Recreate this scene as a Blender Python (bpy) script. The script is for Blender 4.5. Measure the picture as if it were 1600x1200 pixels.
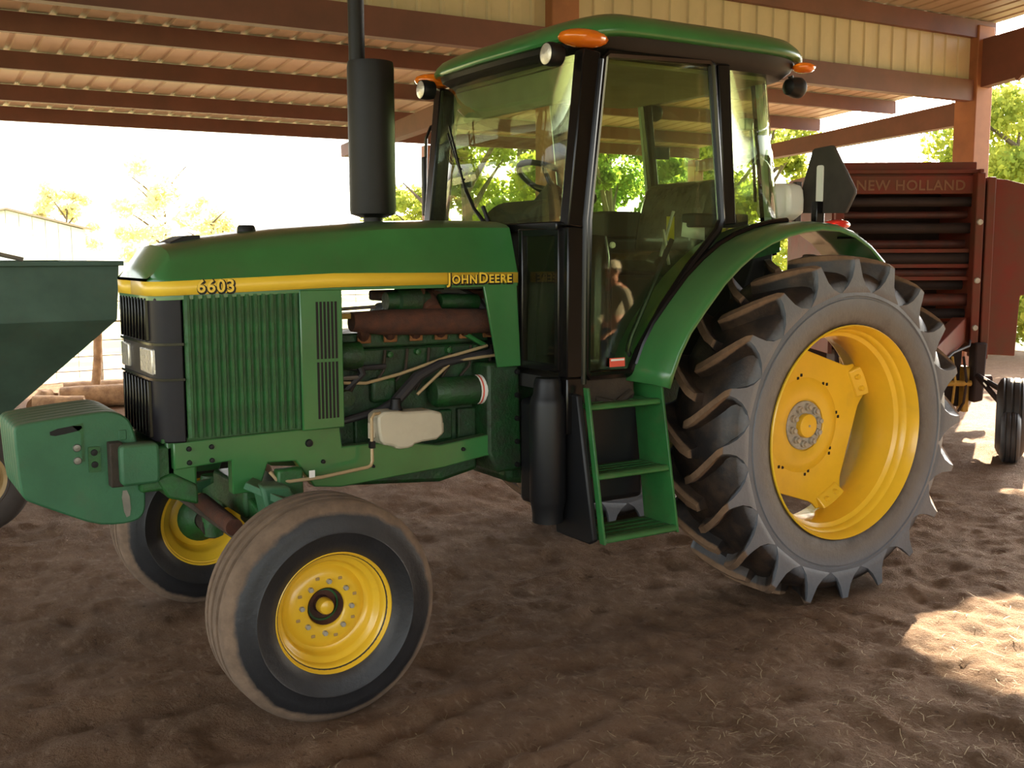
import bpy, math, random
import numpy as np
from mathutils import Vector, Matrix
for o in list(bpy.data.objects): bpy.data.objects.remove(o)
SC = bpy.context.scene
COL = SC.collection
R = math.radians
random.seed(7)

# ------------------------------------------------------------------ camera, sky, sun, exposure
cam = bpy.data.cameras.new('camera'); CAM = bpy.data.objects.new('camera', cam); COL.objects.link(CAM)
cam.sensor_width = 36.0; cam.lens = 36.0 * 1670.0 / 1600.0; cam.clip_end = 600; cam.clip_start = .05
yaw, pitch, roll = R(32.07), R(6.918), R(-0.2)
fw = Vector((math.sin(yaw)*math.cos(pitch), math.cos(yaw)*math.cos(pitch), -math.sin(pitch)))
rt0 = Vector((math.cos(yaw), -math.sin(yaw), 0)); up0 = rt0.cross(fw)
rt = rt0*math.cos(roll) + up0*math.sin(roll); up = -rt0*math.sin(roll) + up0*math.cos(roll)
M = Matrix.Identity(4)
for i in range(3): M[i][0], M[i][1], M[i][2] = rt[i], up[i], -fw[i]
M.translation = Vector((-1.465, -4.4985, 1.713))
CAM.matrix_world = M
SC.camera = CAM

SUN_HEAD, SUN_EL = R(58.5), R(21.7)
sdir = Vector((math.sin(SUN_HEAD)*math.cos(SUN_EL), math.cos(SUN_HEAD)*math.cos(SUN_EL), math.sin(SUN_EL)))
world = bpy.data.worlds.new('world'); SC.world = world; world.use_nodes = True
wn = world.node_tree; bg = wn.nodes['Background']
sky = wn.nodes.new('ShaderNodeTexSky'); sky.sky_type = 'NISHITA'; sky.sun_disc = False
sky.sun_elevation = R(22); sky.sun_rotation = SUN_HEAD; sky.dust_density = 2.5; sky.air_density = 1.2; sky.ozone_density = 1.0
hs = wn.nodes.new('ShaderNodeHueSaturation'); hs.inputs['Saturation'].default_value = .30
wn.links.new(sky.outputs[0], hs.inputs['Color']); wn.links.new(hs.outputs[0], bg.inputs[0])
bg.inputs[1].default_value = .45
sl = bpy.data.lights.new('sun', 'SUN'); SUN = bpy.data.objects.new('sun', sl); COL.objects.link(SUN)
sl.energy = 24.0; sl.color = (1.0, .80, .55); sl.angle = R(.6)
SUN.rotation_euler = (-sdir).to_track_quat('-Z', 'Y').to_euler(); SUN.location = (20, 14, 12)
vs = SC.view_settings; vs.view_transform = 'Standard'; vs.look = 'None'; vs.exposure = 1.18; vs.gamma = 1.0; vs.use_curve_mapping = False

# ------------------------------------------------------------------ materials
def mat(name, col, rough=.5, metal=0., var=.0, vscale=6., col2=None, dust=0., dustcol=(.20,.13,.08), dscale=3., bump=0., bscale=60., trans=None, spec=.5, coat=0., emis=None, updust=0.):
    m = bpy.data.materials.new(name); m.use_nodes = True; nt = m.node_tree; N = nt.nodes; L = nt.links
    b = N['Principled BSDF']; b.inputs['Roughness'].default_value = rough; b.inputs['Metallic'].default_value = metal
    b.inputs['Specular IOR Level'].default_value = spec; b.inputs['Coat Weight'].default_value = coat; b.inputs['Coat Roughness'].default_value = .12
    tc = N.new('ShaderNodeTexCoord'); cur = None
    def noise(sc, det=5., r=.6):
        n = N.new('ShaderNodeTexNoise'); n.inputs['Scale'].default_value = sc; n.inputs['Detail'].default_value = det; n.inputs['Roughness'].default_value = r
        L.new(tc.outputs['Object'], n.inputs['Vector']); return n
    def mix(fac, a, bb):
        x = N.new('ShaderNodeMix'); x.data_type = 'RGBA'
        if isinstance(fac, float): x.inputs[0].default_value = fac
        else: L.new(fac, x.inputs[0])
        for s, v in ((6, a), (7, bb)):
            if isinstance(v, tuple): x.inputs[s].default_value = (*v, 1)
            else: L.new(v, x.inputs[s])
        return x.outputs[2]
    def ramp(src, a, bb):
        r = N.new('ShaderNodeMapRange'); r.inputs[1].default_value = a; r.inputs[2].default_value = bb; L.new(src, r.inputs[0]); return r.outputs[0]
    cur = col
    if var > 0:
        c2 = col2 or tuple(c*(1-var) for c in col)
        cur = mix(ramp(noise(vscale).outputs[0], .35, .65), col, c2)
    if dust > 0:
        f = ramp(noise(dscale, 8., .7).outputs[0], .62-.35*dust, .62+.12)
        q = N.new('ShaderNodeMath'); q.operation = 'MULTIPLY'; q.inputs[1].default_value = min(1., dust*1.2); L.new(f, q.inputs[0])
        cur = mix(q.outputs[0], cur, dustcol)
        rr = N.new('ShaderNodeMapRange'); rr.inputs[3].default_value = rough; rr.inputs[4].default_value = .9; L.new(q.outputs[0], rr.inputs[0]); L.new(rr.outputs[0], b.inputs['Roughness'])
    if updust > 0:
        g = N.new('ShaderNodeNewGeometry'); sx = N.new('ShaderNodeSeparateXYZ'); L.new(g.outputs['Normal'], sx.inputs[0])
        f = ramp(sx.outputs[2], .35, 1.0); q = N.new('ShaderNodeMath'); q.operation = 'MULTIPLY'; q.inputs[1].default_value = updust; L.new(f, q.inputs[0])
        cur = mix(q.outputs[0], cur, dustcol)
    if isinstance(cur, tuple): b.inputs['Base Color'].default_value = (*cur, 1)
    else: L.new(cur, b.inputs['Base Color'])
    if bump > 0:
        bp = N.new('ShaderNodeBump'); bp.inputs['Strength'].default_value = bump; bp.inputs['Distance'].default_value = .01
        L.new(noise(bscale, 6.).outputs[0], bp.inputs['Height']); L.new(bp.outputs[0], b.inputs['Normal'])
    if trans: b.inputs['Transmission Weight'].default_value = trans
    if emis: b.inputs['Emission Color'].default_value = (*emis[:3], 1); b.inputs['Emission Strength'].default_value = emis[3]
    return m

def mat_glass(name, tint=(.86,.93,.76), haze=.03, gloss=1.0, f0=.03):
    m = bpy.data.materials.new(name); m.use_nodes = True; nt = m.node_tree; N = nt.nodes; L = nt.links
    N.remove(N['Principled BSDF']); out = N['Material Output']
    tr = N.new('ShaderNodeBsdfTransparent'); tr.inputs[0].default_value = (*tint, 1)
    gl = N.new('ShaderNodeBsdfGlossy'); gl.inputs['Roughness'].default_value = .02; gl.inputs['Color'].default_value = (gloss, gloss, gloss, 1)
    lw = N.new('ShaderNodeLayerWeight'); lw.inputs[0].default_value = .5
    pw = N.new('ShaderNodeMath'); pw.operation = 'POWER'; pw.inputs[1].default_value = 4.; L.new(lw.outputs['Facing'], pw.inputs[0])
    ma = N.new('ShaderNodeMath'); ma.operation = 'MULTIPLY_ADD'; ma.inputs[1].default_value = .6; ma.inputs[2].default_value = f0; L.new(pw.outputs[0], ma.inputs[0])
    df = N.new('ShaderNodeBsdfDiffuse'); df.inputs[0].default_value = (.55,.52,.40,1)
    tl = N.new('ShaderNodeBsdfTranslucent'); tl.inputs[0].default_value = (.55,.55,.40,1)
    ad = N.new('ShaderNodeMixShader'); ad.inputs[0].default_value = .5; L.new(df.outputs[0], ad.inputs[1]); L.new(tl.outputs[0], ad.inputs[2])
    tc = N.new('ShaderNodeTexCoord'); ns = N.new('ShaderNodeTexNoise'); ns.inputs['Scale'].default_value = 3.; ns.inputs['Detail'].default_value = 6.; L.new(tc.outputs['Object'], ns.inputs[0])
    mr = N.new('ShaderNodeMapRange'); mr.inputs[1].default_value = .3; mr.inputs[2].default_value = .7; mr.inputs[3].default_value = haze*.5; mr.inputs[4].default_value = haze*1.5; L.new(ns.outputs[0], mr.inputs[0])
    m1 = N.new('ShaderNodeMixShader'); L.new(mr.outputs[0], m1.inputs[0]); L.new(tr.outputs[0], m1.inputs[1]); L.new(ad.outputs[0], m1.inputs[2])
    m2 = N.new('ShaderNodeMixShader'); L.new(ma.outputs[0], m2.inputs[0]); L.new(m1.outputs[0], m2.inputs[1]); L.new(gl.outputs[0], m2.inputs[2])
    L.new(m2.outputs[0], out.inputs[0]); return m

def mat_leaf(name, c1, c2):
    m = bpy.data.materials.new(name); m.use_nodes = True; nt = m.node_tree; N = nt.nodes; L = nt.links
    N.remove(N['Principled BSDF']); out = N['Material Output']
    g = N.new('ShaderNodeNewGeometry'); tc = N.new('ShaderNodeTexCoord')
    ns = N.new('ShaderNodeTexNoise'); ns.inputs['Scale'].default_value = 1.6; ns.inputs['Detail'].default_value = 5; L.new(tc.outputs['Object'], ns.inputs[0])
    mx = N.new('ShaderNodeMix'); mx.data_type = 'RGBA'; mx.inputs[6].default_value = (*c1,1); mx.inputs[7].default_value = (*c2,1)
    mr = N.new('ShaderNodeMapRange'); mr.inputs[1].default_value = .35; mr.inputs[2].default_value = .65; L.new(ns.outputs[0], mr.inputs[0]); L.new(mr.outputs[0], mx.inputs[0])
    d = N.new('ShaderNodeBsdfDiffuse'); t = N.new('ShaderNodeBsdfTranslucent'); L.new(mx.outputs[2], d.inputs[0]); L.new(mx.outputs[2], t.inputs[0])
    s = N.new('ShaderNodeMixShader'); s.inputs[0].default_value = .55; L.new(d.outputs[0], s.inputs[1]); L.new(t.outputs[0], s.inputs[2]); L.new(s.outputs[0], out.inputs[0])
    return m

def mat_tyre(name, r_dust0, r_dust1, w_mid, grey=(.055,.06,.068), black=(.012,.012,.013), dustc=(.19,.125,.08), side_r=None, tread=None, side_c=(.112,.102,.090)):
    """rubber: mud colour sits on the tread beyond a ragged radius; local axis of the wheel is Y"""
    m = bpy.data.materials.new(name); m.use_nodes = True; nt = m.node_tree; N = nt.nodes; L = nt.links
    b = N['Principled BSDF']; b.inputs['Roughness'].default_value = .55
    tc = N.new('ShaderNodeTexCoord'); sx = N.new('ShaderNodeSeparateXYZ'); L.new(tc.outputs['Object'], sx.inputs[0])
    def math_(op, a, bb=None):
        n = N.new('ShaderNodeMath'); n.operation = op
        for i, v in enumerate((a, bb)):
            if v is None: continue
            if isinstance(v, (int, float)): n.inputs[i].default_value = v
            else: L.new(v, n.inputs[i])
        return n.outputs[0]
    r = math_('SQRT', math_('ADD', math_('MULTIPLY', sx.outputs[0], sx.outputs[0]), math_('MULTIPLY', sx.outputs[2], sx.outputs[2])))
    def noise(s, d=6.):
        n = N.new('ShaderNodeTexNoise'); n.inputs['Scale'].default_value = s; n.inputs['Detail'].default_value = d; n.inputs['Roughness'].default_value = .65; L.new(tc.outputs['Object'], n.inputs[0]); return n.outputs[0]
    def rng(src, a, bb):
        n = N.new('ShaderNodeMapRange'); n.inputs[1].default_value = a; n.inputs[2].default_value = bb; L.new(src, n.inputs[0]); return n.outputs[0]
    def mixc(f, a, bb):
        n = N.new('ShaderNodeMix'); n.data_type = 'RGBA'; L.new(f, n.inputs[0])
        for s, v in ((6, a), (7, bb)):
            if isinstance(v, tuple): n.inputs[s].default_value = (*v, 1)
            else: L.new(v, n.inputs[s])
        return n.outputs[2]
    rag = math_('ADD', r, math_('MULTIPLY', math_('SUBTRACT', noise(9.), .5), w_mid))
    f = rng(rag, r_dust0, r_dust1)
    base = mixc(rng(noise(4.), .35, .65), grey, black)
    if side_r:   # dusty grey sidewall inside a radius
        fs = rng(math_('ADD', r, math_('MULTIPLY', math_('SUBTRACT', noise(5.), .5), .05)), side_r, side_r-.06)
        base = mixc(fs, base, side_c)
    if tread:   # dark tread between the lugs: mud stain plus painted-in shading
        ay = math_('ABSOLUTE', sx.outputs[1]); base = mixc(rng(math_('ADD', ay, math_('MULTIPLY', math_('SUBTRACT', noise(12.), .5), .02)), tread[0]+tread[1], tread[0]), base, mixc(rng(noise(7.), .45, .7), (.012,.009,.008), (.055,.032,.019)))
    dd = mixc(rng(noise(14.), .3, .7), dustc, tuple(c*.55 for c in dustc))
    c = mixc(f, base, dd); L.new(c, b.inputs['Base Color'])
    rr = N.new('ShaderNodeMapRange'); rr.inputs[3].default_value = .48; rr.inputs[4].default_value = .95; L.new(f, rr.inputs[0]); L.new(rr.outputs[0], b.inputs['Roughness'])
    bp = N.new('ShaderNodeBump'); bp.inputs['Strength'].default_value = .35; bp.inputs['Distance'].default_value = .006; L.new(noise(45.), bp.inputs['Height']); L.new(bp.outputs[0], b.inputs['Normal'])
    return m

G = {}
G['green'] = mat('tractor_green_paint', (.040,.178,.048), .30, var=.25, vscale=2.5, dust=.22, dustcol=(.10,.10,.05), dscale=4., coat=.35, updust=.55)
G['green_cast'] = mat('greasy_shaded_green', (.020,.115,.024), .45, var=.4, vscale=9., dust=.45, dustcol=(.05,.045,.025), dscale=9., bump=.35, bscale=70.)  # grease on the castings; on the side screens it stands for shade
G['engine'] = mat('oily_engine_green', (.011,.060,.014), .42, var=.5, vscale=11., dust=.55, dustcol=(.028,.024,.014), dscale=11., bump=.5, bscale=60.)
G['green_pale'] = mat('dull_green_iron', (.036,.145,.062), .55, var=.2, vscale=5., dust=.25, dustcol=(.11,.10,.06), dscale=6., bump=.25, bscale=90., updust=.6)
G['green_step'] = mat('step_green_paint', (.026,.15,.035), .4, var=.3, vscale=8., dust=.3, dustcol=(.12,.09,.05), dscale=10., updust=.3)
G['yellow'] = mat('wheel_yellow_paint', (.80,.49,.028), .32, var=.12, vscale=3., dust=.18, dustcol=(.42,.25,.05), dscale=5., coat=.3)
G['stripe'] = mat('yellow_decal', (.84,.55,.045), .38)
G['black'] = mat('black_paint', (.006,.005,.005), .22, var=.3, vscale=5., spec=.35)
G['blackmatte'] = mat('black_plastic', (.009,.008,.008), .5, var=.3, vscale=8., dust=.18, dustcol=(.035,.024,.016), dscale=6., spec=.3)
G['tank'] = mat('black_tank_plastic', (.009,.009,.010), .42, var=.3, vscale=4., dust=.2, dustcol=(.035,.025,.017), dscale=4., spec=.3)
G['grille'] = mat('black_grille', (.010,.008,.011), .45, var=.3, vscale=9., dust=.2, dustcol=(.04,.026,.015), dscale=7., spec=.25)
G['rust'] = mat('rusted_manifold', (.10,.032,.015), .85, var=.5, vscale=14., col2=(.05,.02,.012), bump=.5, bscale=90.)
G['rustor'] = mat('orange_rust', (.28,.11,.03), .85, var=.5, vscale=20., bump=.4)
G['dirtgrease'] = mat('greasy_dirt', (.045,.030,.018), .8, var=.4, vscale=15., bump=.5)
G['steel'] = mat('dull_steel', (.30,.28,.25), .42, .8, var=.3, vscale=9.)
G['bolt'] = mat('grey_bolt', (.42,.40,.34), .5, .1, var=.3, vscale=40.)
G['pipe'] = mat('tan_steel_line', (.42,.30,.16), .45, .2)
G['hose'] = mat('rubber_hose', (.020,.018,.020), .6)
G['poly'] = mat('milky_plastic', (.52,.46,.34), .45, var=.12, vscale=4., dust=.2, dustcol=(.30,.22,.13), dscale=6.)
G['white'] = mat('white_decal', (.78,.76,.70), .5)
G['whiteplastic'] = mat('white_translucent_plastic', (.92,.90,.84), .4, trans=.35)
G['redtag'] = mat('red_decal', (.75,.10,.06), .5)
G['amber'] = mat('amber_lens', (.95,.22,.01), .12, trans=.25, coat=.5)
G['redlens'] = mat('red_lens', (.75,.03,.02), .15, trans=.2, coat=.5)
G['lens'] = mat('clear_lamp_lens', (.70,.66,.58), .12, .5, var=.15, vscale=30., bump=.3, bscale=80.)
G['smv'] = mat('dark_sign_back', (.045,.035,.028), .7, var=.3, vscale=9.)
G['head'] = mat('cab_headliner', (.24,.22,.14), .85, var=.15)
G['cabin'] = mat('cab_dark_trim', (.022,.021,.018), .65, var=.3, vscale=6.)
G['seat'] = mat('seat_in_plastic_wrap', (.085,.075,.055), .22, var=.4, vscale=14., bump=.9, bscale=18., coat=.6)
G['sealight'] = mat('light_green_frame', (.28,.36,.30), .4)
G['paper'] = mat('paper_sheet', (.72,.72,.66), .7)
G['ytag'] = mat('yellow_tag', (.45,.36,.02), .5)
G['glass'] = mat_glass('dusty_cab_glass')
G['quarterglass'] = mat_glass('quarter_glass', haze=.02, f0=.012)
G['doorglass'] = mat_glass('door_glass', haze=.012, f0=.035)
G['glassdark'] = mat_glass('lower_cab_glass', (.55,.56,.45), .01, 1.0, .02)
G['ftyre'] = mat_tyre('ribbed_tyre_rubber', .372, .388, .045, grey=(.016,.016,.018), black=(.007,.007,.008), side_r=.265, side_c=(.045,.036,.028))
G['rtyre'] = mat_tyre('lugged_tyre_rubber', .846, .856, .02, grey=(.128,.136,.150), black=(.098,.105,.116), side_r=.655, dustc=(.20,.115,.062), tread=(.214,.014))
G['hop'] = mat('faded_hopper_green', (.080,.145,.105), .6, var=.3, vscale=2.5, dust=.3, dustcol=(.12,.10,.06), dscale=3.)
G['tanrim'] = mat('tan_wheel_paint', (.42,.27,.10), .6, var=.3, vscale=8.)
G['wtyre'] = mat('dusty_wagon_rubber', (.060,.045,.035), .8, var=.4, vscale=6.)
G['balred'] = mat('weathered_baler_red', (.135,.020,.011), .6, var=.5, vscale=3., col2=(.095,.034,.017), dust=.3, dustcol=(.10,.048,.024), dscale=4., spec=.25)
G['baldark'] = mat('baler_belt_dark', (.022,.009,.007), .8, var=.4, vscale=8.)
G['balroll'] = mat('worn_red_roll', (.10,.020,.012), .6, var=.5, vscale=9., col2=(.06,.02,.015))
G['balyel'] = mat('faded_yellow_pickup', (.42,.24,.03), .6, var=.4, vscale=9.)
G['btext'] = mat('faded_gold_letters', (.15,.062,.024), .6)
G['btyre'] = mat('small_tyre_rubber', (.030,.028,.028), .6, var=.3, vscale=7., dust=.3, dustcol=(.10,.07,.05))
G['redsteel'] = mat('red_oxide_steel', (.140,.050,.036), .6, var=.3, vscale=3., col2=(.105,.040,.030))
G['redpost'] = mat('rusty_red_column', (.30,.115,.050), .65, var=.35, vscale=2., col2=(.20,.075,.035))
G['sheet'] = mat('beige_steel_sheet', (.52,.43,.29), .55, var=.18, vscale=1.2, dust=.2, dustcol=(.26,.19,.11), dscale=1.5)
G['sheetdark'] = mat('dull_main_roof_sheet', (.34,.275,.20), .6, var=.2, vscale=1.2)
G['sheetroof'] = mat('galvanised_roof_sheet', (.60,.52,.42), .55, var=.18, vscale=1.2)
G['log'] = mat('cut_wood', (.52,.33,.17), .85, var=.4, vscale=9., col2=(.26,.15,.08), bump=.6, bscale=30.)
G['bark'] = mat('tree_bark', (.13,.10,.07), .9, var=.4, vscale=6.)
G['barn'] = mat('pale_barn_siding', (.66,.68,.70), .7, var=.15, vscale=1.)
G['barnroof'] = mat('barn_roof_tin', (.34,.27,.22), .6, var=.2)
G['wire'] = mat('fence_wire', (.28,.23,.17), .6, .3)
G['straw'] = mat('straw', (.42,.31,.17), .8, var=.4, vscale=3.)
G['weed'] = mat('small_weed', (.10,.20,.04), .7)
G['leaf1'] = mat_leaf('sunlit_leaves', (.20,.27,.05), (.42,.42,.07))
G['leaf2'] = mat_leaf('green_leaves', (.12,.22,.05), (.28,.34,.08))
G['leaf3'] = mat_leaf('washed_out_leaves', (.70,.68,.46), (.78,.72,.46))  # overexposed brightness of the far trees put into the leaf colour

# ------------------------------------------------------------------ mesh helpers
class MB:
    def __init__(s): s.v = []; s.f = []
    def add(s, vs_, fs_):
        n = len(s.v); s.v += [tuple(p) for p in vs_]; s.f += [tuple(i+n for i in f) for f in fs_]; return s
    def box(s, x0, x1, y0, y1, z0, z1):
        v = [(x, y, z) for x in (x0, x1) for y in (y0, y1) for z in (z0, z1)]
        return s.add(v, [(0,1,3,2),(4,6,7,5),(0,4,5,1),(2,3,7,6),(0,2,6,4),(1,5,7,3)])
    def prism(s, pts, ax, a, b):
        n = len(pts); o = []
        for w in (a, b):
            for (p, q) in pts: o.append({'x': (w, p, q), 'y': (p, w, q), 'z': (p, q, w)}[ax])
        return s.add(o, [tuple(range(n-1, -1, -1)), tuple(range(n, 2*n))] + [(i, (i+1) % n, n+(i+1) % n, n+i) for i in range(n)])
    def beam(s, p, q, w, h, upv=(0,0,1)):
        p, q = Vector(p), Vector(q); d = (q-p).normalized(); u = Vector(upv); sd = d.cross(u)
        if sd.length < 1e-4: sd = d.cross(Vector((1,0,0)))
        sd.normalize(); u = sd.cross(d); o = []
        for e in (p, q):
            for a, b in ((-1,-1),(1,-1),(1,1),(-1,1)): o.append(e + sd*(a*w/2) + u*(b*h/2))
        return s.add(o, [(3,2,1,0),(4,5,6,7)] + [(i,(i+1)%4,4+(i+1)%4,4+i) for i in range(4)])
    def tube(s, pts, r, n=8, closed=False, cap=True):
        P = [Vector(p) for p in pts]; m = len(P); rings = []; ref = None
        rs = r if isinstance(r, (list, tuple)) else [r]*m
        for i in range(m):
            a = P[i-1] if (i > 0 or closed) else P[i]; b = P[(i+1) % m] if (i < m-1 or closed) else P[i]
            d = (b-a).normalized()
            if ref is None: ref = Vector((0,0,1)) if abs(d.z) < .9 else Vector((1,0,0))
            u = (ref - d*ref.dot(d)).normalized(); w = d.cross(u); ref = u
            rings.append([P[i] + (u*math.cos(2*math.pi*k/n) + w*math.sin(2*math.pi*k/n))*rs[i] for k in range(n)])
        o = [p for g in rings for p in g]; f = []
        for i in range(m if closed else m-1):
            j = (i+1) % m
            for k in range(n): f.append((i*n+k, i*n+(k+1)%n, j*n+(k+1)%n, j*n+k))
        if cap and not closed: f += [tuple(range(n-1,-1,-1)), tuple(range((m-1)*n, m*n))]
        return s.add(o, f)
    def lathe(s, prof, c=(0,0,0), ax='y', n=48, closed=False, cap=False):
        o = []; m = len(prof)
        for (r, h) in prof:
            for k in range(n):
                t = 2*math.pi*k/n; a, b = r*math.cos(t), r*math.sin(t)
                p = {'y': (a, h, b), 'z': (a, b, h), 'x': (h, a, b)}[ax]
                o.append((p[0]+c[0], p[1]+c[1], p[2]+c[2]))
        f = []
        for i in range(m if closed else m-1):
            j = (i+1) % m
            for k in range(n): f.append((i*n+k, i*n+(k+1)%n, j*n+(k+1)%n, j*n+k))
        if cap: f += [tuple(range(n-1,-1,-1)), tuple(range((m-1)*n, m*n))]
        return s.add(o, f)
    def grid(s, P, flip=False):
        m, n = len(P), len(P[0]); o = [p for g in P for p in g]
        return s.add(o, [(i*n+j, i*n+j+1, (i+1)*n+j+1, (i+1)*n+j) for i in range(m-1) for j in range(n-1)])
    def mesh(s, name, m=None, ang=35):
        me = bpy.data.meshes.new(name); me.from_pydata(s.v, [], s.f); me.validate(); 
        import bmesh
        bm = bmesh.new(); bm.from_mesh(me); bmesh.ops.recalc_face_normals(bm, faces=bm.faces); bm.to_mesh(me); bm.free()
        if ang:
            me.polygons.foreach_set('use_smooth', [True]*len(me.polygons)); me.set_sharp_from_angle(angle=R(ang))
        if m: me.materials.append(m)
        me.update(); return me
    def build(s, name, m, parent=None, loc=None, bev=0., ang=35, thick=0.):
        o = bpy.data.objects.new(name, s.mesh(name, m, ang)); COL.objects.link(o)
        if loc: o.location = loc
        if parent is not None: o.parent = parent
        if thick:
            md = o.modifiers.new('solid', 'SOLIDIFY'); md.thickness = thick; md.offset = 0
        if bev:
            md = o.modifiers.new('bevel', 'BEVEL'); md.width = bev; md.segments = 2; md.limit_method = 'ANGLE'; md.angle_limit = R(40); md.harden_normals = False
        return o
def dupe(o, loc, parent, rot=None):
    c = o.copy(); COL.objects.link(c); c.parent = parent; c.location = loc
    if rot: c.rotation_euler = rot
    return c
def empty(name, loc, rz=0):
    o = bpy.data.objects.new(name, None); COL.objects.link(o); o.location = loc; o.rotation_euler = (0,0,rz); o.empty_display_size = .2; return o
def tag(o, label=None, cat=None, group=None, kind=None):
    for k, v in (('label', label), ('category', cat), ('group', group), ('kind', kind)):
        if v: o[k] = v
    return o
def rrect(x0, x1, z0, z1, r, n=4):
    o = []
    for cx, cz, a0 in ((x1-r, z1-r, 0), (x0+r, z1-r, 90), (x0+r, z0+r, 180), (x1-r, z0+r, 270)):
        for k in range(n+1):
            t = R(a0+90*k/n); o.append((cx+r*math.cos(t), cz+r*math.sin(t)))
    return o
def smooth_poly(pts, it=2, closed=True):
    P = [tuple(p) for p in pts]
    for _ in range(it):
        Q = []; n = len(P)
        for i in range(n if closed else n-1):
            a, b = P[i], P[(i+1) % n]
            Q.append(tuple(.75*u+.25*v for u, v in zip(a, b))); Q.append(tuple(.25*u+.75*v for u, v in zip(a, b)))
        if not closed: Q = [P[0]] + Q + [P[-1]]
        P = Q
    return P
def text_mesh(body, size, m, depth=.002, offset=0., small=None, spacing=1.0):
    cu = bpy.data.curves.new('lettering', 'FONT'); cu.body = body; cu.size = size; cu.extrude = depth; cu.offset = offset; cu.resolution_u = 3; cu.space_character = spacing
    cu.align_x = 'CENTER'; cu.align_y = 'CENTER'
    if small:
        cu.small_caps_scale = small
        for f in cu.body_format: f.use_small_caps = True
    t = bpy.data.objects.new('lettering', cu); COL.objects.link(t)
    dg = bpy.context.evaluated_depsgraph_get(); me = bpy.data.meshes.new_from_object(t.evaluated_get(dg))
    bpy.data.objects.remove(t); me.materials.clear(); me.materials.append(m); return me

# ------------------------------------------------------------------ ground
def vnoise(x, y, seed):
    rs = np.random.RandomState(seed); T = rs.rand(256, 256)
    xi = np.floor(x).astype(int); yi = np.floor(y).astype(int); fx = x-xi; fy = y-yi
    fx = fx*fx*(3-2*fx); fy = fy*fy*(3-2*fy)
    a = T[xi % 256, yi % 256]; b = T[(xi+1) % 256, yi % 256]; c = T[xi % 256, (yi+1) % 256]; d = T[(xi+1) % 256, (yi+1) % 256]
    return (a*(1-fx)+b*fx)*(1-fy) + (c*(1-fx)+d*fx)*fy - .5
def ground_h(x, y):
    near = np.clip(1.2 - np.maximum(np.abs(x-1.5)-5, np.abs(y+1.5)-4)/3, .25, 1)
    wx = x + .25*vnoise(x*1.3, y*1.3, 5); wy = y + .25*vnoise(x*1.3+9, y*1.3, 6)
    h = .018*vnoise(x*.9, y*.9, 1) + .020*vnoise(wx*3.1, wy*3.1, 2)
    rid = np.abs(vnoise(wx*4.5+3, wy*5.5, 3))
    h = h + .045*(.16-np.minimum(rid, .16))*1.0 + .018*vnoise(x*9, y*9, 4)*.8 + .008*vnoise(x*22, y*22, 8)
    # wheel ruts running past the near front tyre
    for (a, c0, wd, dp) in ((-.30, -1.72, .05, .022), (-.30, -1.90, .04, .018), (-.22, -1.25, .06, .018), (.10, -.55, .10, .012)):
        d = (y - c0 - a*(x+.2)*-1)
        h = h - dp*np.exp(-(d/wd)**2)*np.clip((1.2-x)/1.5, 0, 1) + dp*.6*np.exp(-((np.abs(d)-wd*1.9)/wd)**2)*np.clip((1.2-x)/1.5, 0, 1)
    h = 1.9*h*near
    for (cx, cy, rx, ry) in ((0, -.8, .28, .22), (0, .8, .28, .22), (2.7, -.75, .42, .32), (2.7, .75, .42, .32)):
        k = np.exp(-(((x-cx)/rx)**2 + ((y-cy)/ry)**2)**2); h = h*(1-k) - .004*k
    return h
def axis(segs):
    o = []
    for a, b, st in segs: o += list(np.arange(a, b, st))
    o.append(segs[-1][1]); return np.array(o)
gx = axis([(-14,-4,.5),(-4,-2.2,.08),(-2.2,5.2,.026),(5.2,8.5,.08),(8.5,16,.4)])
gy = axis([(-9,-4.6,.4),(-4.6,-3.4,.06),(-3.4,.2,.026),(.2,3.5,.07),(3.5,11,.3)])
X, Y = np.meshgrid(gx, gy, indexing='ij'); Z = ground_h(X, Y)
nx, ny = len(gx), len(gy)
me = bpy.data.meshes.new('floor'); idx = np.arange(nx*ny).reshape(nx, ny)
quads = np.stack([idx[:-1,:-1], idx[1:,:-1], idx[1:,1:], idx[:-1,1:]], -1).reshape(-1, 4)
me.from_pydata(np.stack([X,Y,Z], -1).reshape(-1,3).tolist(), [], quads.tolist())
me.polygons.foreach_set('use_smooth', [True]*len(me.polygons))
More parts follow.
